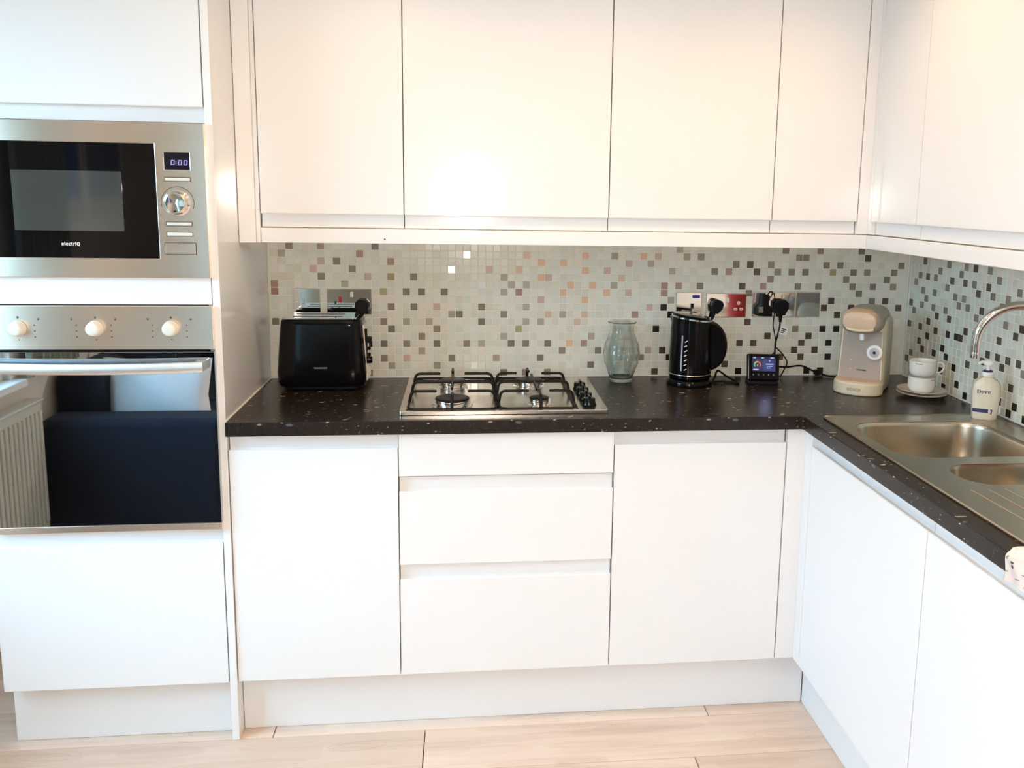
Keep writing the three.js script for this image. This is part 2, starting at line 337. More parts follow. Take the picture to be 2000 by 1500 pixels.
    rest.forEach(([p, e, c], i) => { o.position.copy(p); o.rotation.copy(e); o.updateMatrix(); im.setMatrixAt(i, o.matrix); im.setColorAt(i, c); });
    t.add(im);
    return [t, W];
  }
  // seen places first: everything that nothing on the worktop hides
  const hidden = (x, y) => (x > -0.36 && x < -0.05 && y < 1.18) || (x > 0.69 && x < 0.83 && y < 1.13) || (x > 0.95 && x < 1.1 && y < 1.17) || (x > 1.36 && y < 1.2) || (x > 0.05 && x < 0.6 && y < 0.99)
    || (y > 1.15 && y < 1.24 && ((x > -0.32 && x < -0.06) || (x > 0.96 && x < 1.48)));
  const [sb] = splash('mosaic_splashback', 'glass mosaic splashback behind the gas hob, pale squares with scattered brown and black ones', -15, 71, -13, 6, accentsBack, [0, 0, 0], 0,
    (u, v, acc) => (v < -11 ? -Infinity : (hidden(u * PITCH, 1.1021 - v * PITCH) ? 0 : 2) + (acc ? 4 : 0) - Math.abs(u * PITCH - 0.2) * 0.3 - Math.abs(v) * 0.001));
  part('grout', bx(-0.3957, XR, WT + 0.0005, 1.45, -0.0064, -0.0016, 0), M.grout, sb);
  part('cut_tile', bx(-0.3955, -0.3885, WT + 0.004, 1.44, -0.006, -0.0004, 0.0008), pale[0], sb); part('cut_tile', bx(1.7882, XR - 0.001, WT + 0.004, 1.44, -0.006, -0.0004, 0.0008), pale[2], sb);
  // the right wall: the same mosaic, columns along z
  const [sr] = splash('mosaic_splashback', 'glass mosaic splashback behind the sink tap, pale squares with scattered black ones', -10, 40, -13, 6, accentsRight, [XR, 0, 0.279], -Math.PI / 2,
    (u, v, acc) => (v < -11 || u > 19 ? -Infinity : (acc ? 0.6 : 0) + u * 0.05));
  part('grout', bx(-0.275, 1.02, WT + 0.0005, 1.45, -0.0064, -0.0016, 0), M.grout, sr);
}
solo('sealant_bead', join(bx(-0.3957, XR - 0.004, WT, WT + 0.005, 0, 0.004, 0.0015), bx(XR - 0.004, XR, WT, WT + 0.005, 0, 1.3, 0.0015), bx(XR - 0.004, XR, WT + 0.005, 1.449, 0, 0.004, 0.0015)), M.white, 'white sealant bead along the tiles and up the corner', 'sealant');
solo('sealant_bead', bx(-0.3957, -0.3925, WT, WT + 0.004, 0.004, 0.5726, 0.001), M.white, 'white sealant bead between the worktop and the tall end panel', 'sealant');

// ---------------------------------------------------------------- cabinets
// a handle-less front: its upper (or lower) edge is scooped into a finger pull; width along x, back at z = 0
function front(w, h, t = 0.022, pull = 'top') {
  const prof = [[0, 0], [t - 0.001, 0], [t, 0.001], [t, h - 0.041], [t - 0.0008, h - 0.039], [t - 0.0025, h - 0.038], [t - 0.005, h - 0.0385], [t - 0.0065, h - 0.041], [t - 0.009, h - 0.0445], [t - 0.0125, h - 0.045], [t - 0.0155, h - 0.042], [t - 0.0165, h - 0.037], [t - 0.0165, h - 0.001], [t - 0.0175, h], [0, h]];
  const flat = [[0, 0], [t - 0.001, 0], [t, 0.001], [t, h - 0.001], [t - 0.001, h], [0, h]];
  let p = pull ? prof : flat; if (pull === 'bottom') p = p.map(([d, y]) => [d, h - y]).reverse();
  return extrude(p.map(([d, y]) => [-d, y]).reverse(), w).rotateY(Math.PI / 2);
}
const GAP = 0.0016;
function openBox(x0, x1, y0, y1, z0, z1, top) {
  const k = 0.018, l = [bx(x0, x0 + k, y0, y1, z0, z1), bx(x1 - k, x1, y0, y1, z0, z1), bx(x0 + k, x1 - k, y0, y0 + k, z0, z1), bx(x0 + k, x1 - k, y0 + k, y1, z0, z0 + 0.008)];
  if (top) l.push(bx(x0 + k, x1 - k, y1 - k, y1, z0 + 0.008, z1)); else l.push(bx(x0 + k, x1 - k, y1 - 0.1, y1, z1 - k, z1));
  return join(l);
}
const ZD = 0.554, YB = 0.176, YT = 0.893, T = 0.022;
const baseSpec = [['base_cabinet', 'white handle-less base cabinet below the toaster, beside the oven column', -0.3945, 0.0601], ['base_cabinet', 'white handle-less base cabinet below the kettle, beside the corner', 0.6676, 1.1765]];
for (const [n, l, a, b] of baseSpec) {
  const t = thing(n, l, 'cabinet', [(a + b) / 2, YB - 0.026, 0.28], 0, null, true);
  part('body', openBox(a + 0.001, b - 0.001, YB - 0.005, YT, 0.02, ZD - T - 0.003, true), M.carcass, t);
  part('door', front(b - a - 2 * GAP, YT - YB).translate(a + GAP, YB, ZD - T), M.gloss, t);
}
{
  const a = 0.0601, b = 0.6676, t = thing('drawer_cabinet', 'white drawer cabinet under the gas hob', 'cabinet', [(a + b) / 2, YB - 0.026, 0.28], 0, null, true), w = b - a - 2 * GAP;
  part('body', openBox(a + 0.001, b - 0.001, YB - 0.005, YT, 0.02, ZD - T - 0.003, true), M.carcass, t);
  part('fixed_panel', front(w, YT - 0.7715, T, null).translate(a + GAP, 0.7715, ZD - T), M.gloss, t);
  part('drawer', front(w, 0.765 - 0.511).translate(a + GAP, 0.511, ZD - T), M.gloss, t);
  part('drawer', front(w, 0.505 - YB).translate(a + GAP, YB, ZD - T), M.gloss, t);
}
solo('corner_post', join(bx(1.1785, 1.2346, YB, YT, ZD - T, ZD), bx(1.2346 - 0.0005, 1.2566, YB, YT, ZD - T, 0.599)), M.gloss, 'white inner corner post between the two base runs', 'corner post');
const XD = 1.2346;
[[0.601, 1.2395, 'white base cabinet under the sink bowls, first in the right run'], [1.2395, 1.84, 'white base cabinet under the draining board, second in the right run']].forEach(([z0, z1, l]) => {
  const t = thing('sink_cabinet', l, 'cabinet', [1.53, YB - 0.026, (z0 + z1) / 2], 0, null, true), w = z1 - z0 - 2 * GAP;
  part('body', openBox(z0 + 0.001, z1 - 0.001, YB - 0.005, YT, -1.79, -XD - T - 0.003, false).rotateY(-Math.PI / 2), M.carcass, t);
  part('door', front(w, YT - YB).rotateY(-Math.PI / 2).translate(XD + T, YB, z0 + GAP), M.gloss, t);
});
// plinths
solo('plinth', bx(-0.3945, 1.2885, 0.0005, 0.17, 0.488, 0.506), M.plinth, 'white plinth under the hob run', 'plinth');
solo('plinth', bx(1.29, 1.308, 0.0005, 0.17, 0.507, 1.84), M.plinth, 'white plinth under the sink run', 'plinth');
solo('plinth', bx(-1.0157, -0.4165, 0.0005, 0.17, 0.495, 0.513), M.plinth, 'white plinth under the oven column', 'plinth');

// worktop with its cut-out for the sink bowls
const SINK = { x0: 1.262, x1: 1.772, z0: 0.585, z1: 1.62 };
{
  const o = [[-0.3952, 0.0], [XR - 0.0005, 0.0], [XR - 0.0005, 1.9], [1.2147, 1.9], [1.2147, 0.5766], [1.2107, 0.5726], [-0.3952, 0.5726]];
  const g = extrude(o, TH - 0.004, 0.002, [roundRect(SINK.x0 + 0.022, SINK.x1 - 0.03, SINK.z0 + 0.03, 1.222, 0.03)]).translate(0, 0, 0.002).rotateX(Math.PI / 2).translate(0, WT, 0);
  solo('worktop', metreUV(g, 0.21, 0.13, 1 / 0.62), M.stone, 'dark speckled stone-effect worktop turning the corner', 'worktop');
}

// wall cabinets
const ZU = 0.346, YU = 1.449, YTOP = 2.25;
const wallSpec = [[-0.3341, 0.0692, 'white wall cabinet above the toaster, leftmost of the row'], [0.0692, 0.6685, 'widest white wall cabinet, above the gas hob'], [0.6685, 1.1694, 'white wall cabinet above the glass vase and the kettle'], [1.1694, 1.4395, 'narrow white wall cabinet above the coffee machine, before the corner']];
wallSpec.forEach(([a, b, l], i) => {
  const t = thing('wall_cabinet', l, 'cabinet', [(a + b) / 2, YU, 0.16], 0, null, true);
  part('body', openBox(a + 0.001, (i === 3 ? XR - 0.004 : b) - 0.001, YU + 0.002, YTOP, 0.002, ZU - T - 0.003, true), M.carcass, t);
  part('door', front(b - a - 2 * GAP, YTOP - YU, T, 'bottom').translate(a + GAP, YU + 0.0012, ZU - T), M.gloss, t);
});
const XU = 1.4749;
[[0.367, 0.637, 'narrow white wall cabinet on the right wall, next to the corner post'], [0.637, 1.137, 'white wall cabinet above the sink tap']].forEach(([z0, z1, l]) => {
  const t = thing('wall_cabinet', l, 'cabinet', [1.65, YU, (z0 + z1) / 2], 0, null, true);
  part('body', openBox(z0 + 0.001, z1 - 0.001, YU + 0.002, YTOP, -XR + 0.004, -XU - T - 0.003, true).rotateY(-Math.PI / 2), M.carcass, t);
  part('door', front(z1 - z0 - 2 * GAP, YTOP - YU, T, 'bottom').rotateY(-Math.PI / 2).translate(XU + T, YU + 0.0012, z0 + GAP), M.gloss, t);
});
solo('corner_post', join(bx(1.4415, XU, YU + 0.0012, YTOP, ZU - T, ZU), bx(XU - 0.0005, XU + T, YU + 0.0012, YTOP, ZU - T, 0.3655)), M.gloss, 'white inner corner post between the wall cabinets', 'corner post');
{
  const t = thing('light_pelmet', 'white pelmet rail under the wall cabinets above the hob, with a screw hole', 'pelmet', [0.57, 1.406, 0.337], 0, null, true);
  part('rail', bx(-0.3335, XU - 0.0005, 1.406, YU - 0.0008, ZU - 0.018, ZU), M.gloss, t);
  part('screw_hole', cyl(0.0028, 0.0028, 0.0008, 16, 0.0003).rotateX(Math.PI / 2).translate(0.0135, 1.4185, ZU - 0.0002), M.darkRim, t);
}
solo('light_pelmet', bx(XU, XU + 0.018, 1.406, YU - 0.0008, ZU - 0.018, 1.137), M.gloss, 'white pelmet rail under the wall cabinets on the right wall', 'pelmet');
solo('filler_strip', join(bx(-0.3945, -0.3485, 1.405, YTOP, 0.01, ZU), bx(-0.3485, -0.3365, 1.405, YTOP, 0.01, ZU - 0.008)), M.gloss, 'white upright filler strip between the oven column and the wall cabinets', 'filler strip');
solo('end_panel', bx(-0.4155, -0.3957, 0.0005, 2.3, 0.0, 0.5605), M.gloss, 'tall white gloss end panel beside the built-in oven', 'panel');

// tall oven column
const XL = -1.0157, XQ = -0.417;
{
  const t = thing('oven_column', 'tall white cabinet housing the microwave and the oven', 'cabinet', [(XL + XQ) / 2, 0.15, 0.28], 0, null, true);
  const k = 0.018, z1 = 0.53;
  part('body', join(bx(XL, XL + k, 0.172, 2.3, 0.01, z1), bx(XQ - k, XQ, 0.172, 2.3, 0.01, z1), bx(XL + k, XQ - k, 0.172, 2.3, 0.01, 0.02), bx(XL + k, XQ - k, 0.172, 0.19, 0.02, z1), bx(XL + k, XQ - k, 0.618, 0.634, 0.02, z1), bx(XL + k, XQ - k, 1.262, 1.28, 0.02, z1), bx(XL + k, XQ - k, 1.3, 1.318, 0.02, z1), bx(XL + k, XQ - k, 1.722, 1.738, 0.02, z1), bx(XL + k, XQ - k, 2.282, 2.3, 0.02, z1)), M.carcass, t);
  part('lower_door', front(XQ - XL - 2 * GAP, 0.634 - 0.178).translate(XL + GAP, 0.178, 0.56 - T), M.gloss, t);
  part('upper_door', front(XQ - XL - 2 * GAP, 2.3 - 1.7205, T, 'bottom').translate(XL + GAP, 1.7205, 0.56 - T), M.gloss, t);
  part('filler_panel', bx(XL + GAP, XQ - 0.0005, 1.2535, 1.3245, 0.538, 0.56), M.gloss, t);
}
// microwave
{
  const x0 = XL + 0.001, x1 = XQ + 0.003, y0 = 1.3257, y1 = 1.7173, zf = 0.578, t = thing('microwave', 'built-in stainless steel microwave with a black glass door', 'microwave', [(x0 + x1) / 2, y0, 0.33], 0, null, true);
  part('casing', bx(x0 + 0.03, x1 - 0.03, y0 + 0.012, y1 - 0.012, 0.06, 0.559), M.black, t);
  const hole = (a, b, c, d) => [[a, c], [a, d], [b, d], [b, c]];
  part('fascia', metreUV(extrude([[x0, y0], [x1, y0], [x1, y1], [x0, y1]], 0.0148, 0.0012, [hole(-0.966, -0.5362, 1.3755, 1.665), hole(-0.5137, -0.4515, 1.6015, 1.6445)]).translate(0, 0, 0.5619)), M.steel, t);
  const door = part('door', bx(-0.9655, -0.5367, 1.376, 1.6645, 0.562, zf + 0.0005, 0.001), M.microGlass, t, 'black glass door');
  part('door_window', bx(-0.882, -0.619, 1.4445, 1.5945, zf + 0.0003, zf + 0.0011, 0.0002), M.microWindow, door, 'dark grey see-through window');
  part('lettering', lettering('electriQ', 0.0085).translate(-0.751, 1.4105, zf + 0.0005), M.white, door, 'small white lettering');
  const disp = part('display', bx(-0.5133, -0.4519, 1.602, 1.644, 0.57, zf, 0.0005), P({ color: lin(0.006, 0.004, 0.012), roughness: 0.12 }), t, 'black display');
  const digits = canvasTexture(256, 96, (c, w, h) => {
    c.fillStyle = '#000'; c.fillRect(0, 0, w, h); c.strokeStyle = '#ffffff'; c.lineWidth = 11; c.lineCap = 'round';
    for (const x of [12, 112, 190]) { const a = x + 8, b = x + 48; c.beginPath(); c.moveTo(a + 6, 16); c.lineTo(b + 6, 16); c.lineTo(b, 80); c.lineTo(a, 80); c.closePath(); c.stroke(); }
    c.fillStyle = '#fff'; c.fillRect(84, 32, 11, 11); c.fillRect(81, 58, 11, 11);
  });
  part('digits', new THREE.PlaneGeometry(0.045, 0.0155).translate(-0.4775, 1.6195, zf + 0.0004), S({ color: 0x000000, emissive: lin(0.5, 0.45, 1.0), emissiveMap: digits, emissiveIntensity: 1.1, roughness: 0.4 }), disp, 'glowing violet figures 0:00');
  const btn = (a, b, c, d) => { const s = part('button', bx(a, b, c, d, zf - 0.001, zf + 0.0022, 0.0008), M.ivory, t); part('button_gap', extrude(roundRect(a - 0.0018, b + 0.0018, c - 0.0018, d + 0.0018, 0.0015, 3), 0.0004).translate(0, 0, zf), M.darkRim, s); };
  btn(-0.5135, -0.4525, 1.5735, 1.5815); btn(-0.515, -0.4535, 1.4605, 1.4685); btn(-0.5145, -0.4525, 1.4345, 1.4425);
  const s2 = part('door_button', bx(-0.521, -0.4465, 1.3875, 1.4155, zf - 0.001, zf + 0.002, 0.001), M.steel, t); part('button_gap', extrude(roundRect(-0.5228, -0.4447, 1.3857, 1.4173, 0.002, 3), 0.0004).translate(0, 0, zf), M.darkRim, s2);
  const kn = part('dial', lathe([[0, 0], [0.0345, 0], [0.0345, 0.003], [0.033, 0.005], [0.027, 0.007], [0.0255, 0.021], [0.023, 0.0235], [0, 0.0242]], 48).rotateX(Math.PI / 2).translate(-0.4855, 1.518, zf), M.chrome, t, 'round chrome dial');
  part('scale_arc', tube(Array.from({ length: 24 }, (_, i) => { const a = -0.35 + (i / 23) * 3.75; return [-0.4855 + Math.cos(a) * 0.0405, 1.518 + Math.sin(a) * 0.0405, zf + 0.0002]; }), 0.0007, 60, 5), M.darkRim, kn);
}
// oven
{
  const x0 = XL + 0.001, x1 = XQ + 0.0045, zf = 0.575, t = thing('built_in_oven', 'built-in oven with mirror-black glass door and steel control panel', 'oven', [(x0 + x1) / 2, 0.637, 0.33], 0, null, true);
  part('casing', bx(x0 + 0.03, x1 - 0.03, 0.645, 1.245, 0.06, 0.559), M.black, t);
  part('control_panel', metreUV(bx(x0, x1, 1.1365, 1.2515, 0.5605, zf, 0.002, 2)), M.steel, t);
  const door = part('door', bx(x0, x1, 0.657, 1.1305, 0.5605, zf, 0.0015), M.ovenGlass, t, 'mirror-black glass door');
  part('door_trim', bx(x0, x1, 0.6375, 0.6565, 0.5605, zf - 0.001, 0.002), M.steel, t);
  const c = (x0 + x1) / 2, hw = 0.278;
  const bar = []; for (let i = 0; i <= 20; i++) { const s = i / 20 * 2 - 1; bar.push([c + s * hw, 1.0955 - 0.004 * (1 - s * s), zf + 0.03 + 0.014 * (1 - s * s)]); }
  const hb = new THREE.TubeGeometry(new THREE.CatmullRomCurve3(bar.map((p) => new THREE.Vector3(...p))), 40, 0.0145, 16); hb.translate(0, 0, -zf).scale(1, 1, 0.45).translate(0, 0, zf + 0.018);
  const h = part('handle', join(hb, bx(c - hw - 0.001, c - hw + 0.022, 1.082, 1.109, zf, zf + 0.036, 0.003), bx(c + hw - 0.022, c + hw + 0.001, 1.082, 1.109, zf, zf + 0.036, 0.003)), P({ color: lin(0.97, 0.93, 0.88), metalness: 1, roughness: 0.38 }), door, 'bowed bright metal handle');
  for (const [x, k] of [[-0.8985, 0], [-0.7105, 1], [-0.5225, 2]]) {
    const kn = part('knob', lathe([[0, 0], [0.0205, 0], [0.0205, 0.004], [0.0185, 0.006], [0.0175, 0.021], [0.0155, 0.0245], [0.01, 0.0258], [0, 0.0262]], 40).rotateX(Math.PI / 2).translate(x + 0.004, 1.193, zf), M.ivory, t, 'round ivory knob');
    const dots = []; for (const dx of [-0.043, 0.043]) for (let i = 0; i < 4; i++) dots.push([x + dx + (i ? 0 : dx * 0.25), 1.217 - i * 0.0155]); dots.push([x + 0.004, 1.2215], [x + 0.004, 1.163]);
    part('scale_marks', join(dots.map(([a, b], i) => new THREE.CylinderGeometry(i % 4 ? 0.0017 : 0.0028, i % 4 ? 0.0017 : 0.0028, 0.0006, 8).rotateX(Math.PI / 2).translate(a, b, zf + 0.0002))), M.darkRim, kn);
  }
}

// ---------------------------------------------------------------- gas hob
{
  const x0 = 0.0605, x1 = 0.6545, z0 = 0.052, z1 = 0.515, Y = 0.0115;
  const t = thing('gas_hob', 'stainless steel four-burner gas hob with black pan supports', 'hob', [(x0 + x1) / 2, WT, (z0 + z1) / 2]);
  const cx = (x0 + x1) / 2, cz = (z0 + z1) / 2, lx = (x) => x - cx, lz = (z) => z - cz;
  // a shallow pressed tray: raised rim all round, sunken cooking field
  part('tray', join(extrude(roundRect(lx(x0), lx(x1), lz(z0), lz(z1), 0.008, 4), Y - 0.003, 0.0015, [roundRect(lx(x0 + 0.026), lx(0.565), lz(z0 + 0.012), lz(z1 - 0.03), 0.02, 5)]).rotateX(Math.PI / 2).translate(0, Y - 0.0015, 0),
    bx(lx(x0 + 0.02), lx(0.57), 0.0005, 0.0055, lz(z0 + 0.008), lz(z1 - 0.024), 0.001)), M.hobSteel, t);
  const burners = [[0.2075, 0.415, 0.049], [0.2045, 0.165, 0.04], [0.462, 0.418, 0.028], [0.45, 0.165, 0.042]];
  for (const [x, z, r] of burners) {
    const b = part('burner', lathe([[0, 0.005], [r * 1.25, 0.005], [r * 1.2, 0.007], [r * 0.92, 0.008], [r * 0.94, 0.012], [r, 0.0135], [r, 0.0215], [r * 0.96, 0.023], [0, 0.023]], 48).translate(lx(x), 0, lz(z)), M.chrome, t, 'bright metal burner ring');
    part('burner_cap', lathe([[0, 0.0225], [r * 0.99, 0.0225], [r * 1.02, 0.0245], [r * 1.0, 0.0275], [r * 0.85, 0.0292], [0, 0.03]], 48).translate(lx(x), 0, lz(z)), M.iron, b, 'black burner cap');
    part('spark_plug', cyl(0.0022, 0.0018, 0.016, 10).translate(lx(x + r * 1.15), 0.006, lz(z - r * 0.4)), M.white, b);
  }
  const H = 0.047, F = 0.0115, R = 0.0042;
  for (const [a, b, bur] of [[0.083, 0.335, [burners[0], burners[1]]], [0.343, 0.566, [burners[2], burners[3]]]]) {
    const f = 0.493, k = 0.072, g = part('pan_support', rod([[lx(a), F, lz(f) - 0.1], [lx(a), F, lz(f)], [lx(b), F, lz(f)], [lx(b), F, lz(k)], [lx(a), F, lz(k)], [lx(a), F, lz(f) - 0.1]], R, 8, 0.018), M.iron, t, 'black wire pan support');
    const mid = (bur[0][1] + bur[1][1]) / 2, xc = (bur[0][0] + bur[1][0]) / 2;
    for (const [x, z, r] of bur) {
      const reach = r * 0.75 + 0.012;
      part('finger', rod([[lx(a), F, lz(z)], [lx(a) + 0.006, H, lz(z)], [lx(x) - reach, H, lz(z)]], R, 8, 0.016), M.iron, g);
      part('finger', rod([[lx(b), F, lz(z)], [lx(b) - 0.006, H, lz(z)], [lx(x) + reach, H, lz(z)]], R, 8, 0.016), M.iron, g);
    }
    part('finger', rod([[lx(bur[0][0]), F, lz(f)], [lx(bur[0][0]), H, lz(f) - 0.006], [lx(bur[0][0]), H, lz(bur[0][1]) + bur[0][2] * 0.6]], R, 8, 0.016), M.iron, g);
    part('finger', rod([[lx(bur[1][0]), F, lz(k)], [lx(bur[1][0]), H, lz(k) + 0.006], [lx(bur[1][0]), H, lz(bur[1][1]) - bur[1][2] * 0.6]], R, 8, 0.016), M.iron, g);
    part('finger', rod([[lx(xc), H, lz(bur[1][1]) + bur[1][2] * 0.6], [lx(xc), H, lz(mid)], [lx(xc), H, lz(bur[0][1]) - bur[0][2] * 0.6]], R, 8, 0.004), M.iron, g);
    part('finger', rod([[lx(a), F, lz(mid)], [lx(a) + 0.005, H, lz(mid)], [lx(xc), H, lz(mid)], [lx(b) - 0.005, H, lz(mid)], [lx(b), F, lz(mid)]], R, 8, 0.016), M.iron, g);
    for (const [px, pz] of [[a, f], [b, f], [a, k], [b, k]]) part('foot', cyl(0.0052, 0.0052, 0.008, 12).translate(lx(px), 0.0055, lz(pz)), M.iron, g);
  }
  for (let i = 0; i < 4; i++) {
    const z = 0.245 + i * 0.071, kn = part('control_knob', lathe([[0, 0], [0.0215, 0], [0.0215, 0.004], [0.019, 0.006], [0.0178, 0.02], [0.0165, 0.0222], [0, 0.0228]], 32).translate(lx(0.6055), Y, lz(z)), M.blackGloss, t, 'black control knob');
    part('grip', bx(lx(0.6055) - 0.0035, lx(0.6055) + 0.0035, Y + 0.02, Y + 0.03, lz(z) - 0.0165, lz(z) + 0.0165, 0.002), M.blackGloss, kn);
  }
}

// ---------------------------------------------------------------- toaster
{
  const t = thing('toaster', 'black two-slot toaster on the worktop by the tall panel', 'toaster', [-0.2, WT, 0.128]);
  part('body', loft([[0.014, 0.122, 0.066, 6], [0.016, 0.13, 0.077, 6], [0.03, 0.136, 0.083, 6], [0.06, 0.137, 0.083, 6], [0.15, 0.13, 0.079, 6], [0.205, 0.125, 0.0755, 6], [0.219, 0.123, 0.0745, 6], [0.224, 0.119, 0.0715, 6]], 72), M.blackGloss, t);
  part('base', loft([[0.004, 0.118, 0.063, 6], [0.006, 0.121, 0.066, 6], [0.0145, 0.121, 0.066, 6]], 64), M.black, t);
  const slot = (z) => roundRect(-0.088, 0.062, z - 0.014, z + 0.014, 0.004, 3);
  const top = part('top_plate', extrude(roundRect(-0.112, 0.108, -0.064, 0.064, 0.012, 5), 0.004, 0.001, [slot(-0.028), slot(0.028)]).rotateX(Math.PI / 2).translate(0, 0.2295, 0), M.chrome, t, 'bright metal top with two bread slots');
  for (const z of [-0.028, 0.028]) part('bread_slot', bx(-0.0875, 0.0615, 0.2245, 0.2262, z - 0.0135, z + 0.0135, 0.0004), M.black, top);
  const side = part('end_plate', extrude([[-0.05, 0.03], [0.05, 0.03], [0.044, 0.205], [-0.044, 0.205]], 0.003, 0.001).rotateY(Math.PI / 2).rotateZ(0.058).translate(0.1375, 0, 0), M.steel, t, 'steel end plate with the controls');
  part('lever', bx(0.131, 0.15, 0.148, 0.164, 0.004, 0.044, 0.004, 2), M.black, side);
  part('lever_track', bx(0.128, 0.1372, 0.07, 0.19, 0.02, 0.027, 0.001), M.black, side);
  for (const [y, z] of [[0.12, -0.02], [0.1, -0.02], [0.08, -0.02]]) part('button', cyl(0.006, 0.0055, 0.008, 16).rotateZ(-Math.PI / 2).translate(0.1345, y, z), M.black, side);
  part('browning_knob', cyl(0.012, 0.0105, 0.016, 24).rotateZ(-Math.PI / 2).translate(0.1365, 0.092, 0.03), M.blackGloss, side);
  part('badge', bx(-0.02, 0.02, 0.0735, 0.0785, 0.0815, 0.0828, 0.0005), P({ color: lin(0.18, 0.18, 0.18), roughness: 0.4, metalness: 0.6 }), t, 'small grey badge on the front');
  part('data_label', bx(0.06, 0.084, 0.0405, 0.058, 0.0805, 0.0815, 0.0004), P({ color: lin(0.12, 0.12, 0.125), roughness: 0.4 }), t, 'small grey label near the right foot');
  for (const [x, z] of [[-0.1, 0.045], [0.1, 0.045], [-0.1, -0.045], [0.1, -0.045]]) part('foot', cyl(0.008, 0.008, 0.006, 16).translate(x, 0, z), M.black, t);
}

// ---------------------------------------------------------------- kettle
{
  const t = thing('kettle', 'black jug kettle standing on its power base', 'kettle', [0.992, WT, 0.125], -0.22);
  part('power_base', lathe([[0, 0], [0.074, 0], [0.0765, 0.003], [0.0765, 0.014], [0.071, 0.02], [0.066, 0.0215], [0, 0.0218]], 56), M.blackGloss, t);
  const body = part('body', loft([[0.0235, 0.066, 0.066, 2], [0.028, 0.0705, 0.0705, 2], [0.05, 0.071, 0.071, 2], [0.14, 0.0685, 0.0685, 2], [0.2, 0.0665, 0.0665, 2, 0, 0, -0.06], [0.222, 0.066, 0.066, 2, 0, 0, -0.13]], 64), M.blackGloss, t, 'black plastic jug');
  part('rim_band', loft([[0.2215, 0.0668, 0.0668, 2, 0, 0, -0.13], [0.2265, 0.067, 0.067, 2, 0, 0, -0.13]], 64), M.chrome, body, 'narrow bright band round the lid');
  part('lid', loft([[0.226, 0.064, 0.064, 2, 0, 0, -0.13], [0.2335, 0.058, 0.058, 2, 0, 0, -0.13], [0.236, 0.04, 0.04, 2, 0, 0, -0.12]], 56), M.blackGloss, t);
  part('foot_band', lathe([[0.0708, 0.0375], [0.0716, 0.038], [0.0716, 0.0398], [0.0708, 0.0403]], 56), M.steel, body);
  part('spout', loft([[0.185, 0.01, 0.01, 2, -0.05, -0.034], [0.205, 0.016, 0.016, 2, -0.051, -0.036], [0.222, 0.019, 0.019, 2, -0.052, -0.037]], 32), M.blackGloss, body);
  // solid D-shaped handle
  const D = [[0.05, 0.218], [0.066, 0.214]]; for (let i = 0; i <= 14; i++) { const a = 1.25 - (i / 14) * 2.55; D.push([0.058 + Math.cos(a) * 0.062, 0.132 + Math.sin(a) * 0.083]); } D.push([0.058, 0.046], [0.05, 0.05]);
  part('handle', extrude(D.slice().reverse(), 0.02, 0.007).translate(0, 0, -0.01), M.blackGloss, t, 'broad closed D-shaped handle');
  // water gauge with its marks, on the side towards the room
  const rim = (a, y, r = 0.0712) => [Math.cos(a) * r, y, Math.sin(a) * r];
  const gauge = part('water_gauge', tube([rim(2.02, 0.055), rim(2.02, 0.09), rim(2.02, 0.13, 0.0695), rim(2.02, 0.172, 0.0685)], 0.0022, 24, 8), P({ color: lin(0.42, 0.46, 0.6), roughness: 0.2 }), t, 'pale upright water gauge');
  for (let i = 0; i < 7; i++) { const y = 0.06 + i * 0.0155, r = 0.0712 - Math.max(0, y - 0.05) * 0.0215, a = 1.82 + (i % 2) * 0.02; part('gauge_mark', bx(-0.005, 0.005, -0.0013, 0.0013, -0.0004, 0.0004, 0.0003).rotateZ(0.5).rotateY(Math.PI / 2 - a).translate(...rim(a, y, r)), M.white, gauge); }
}
solo('kettle_lead', join(tube([[1.078, 0.9405, 0.105], [1.092, 0.946, 0.08], [1.11, 0.965, 0.055], [1.135, 0.95, 0.07], [1.155, 0.9405, 0.11], [1.16, 0.9405, 0.135], [1.148, 0.9405, 0.15]], 0.0038, 60, 8),
  tube([[1.075, 0.9405, 0.13], [1.1, 0.9405, 0.115], [1.135, 0.9405, 0.125], [1.155, 0.9405, 0.145], [1.148, 0.9405, 0.15]], 0.0038, 50, 8)), M.cable, 'looped black flex lying beside the kettle', 'cable');

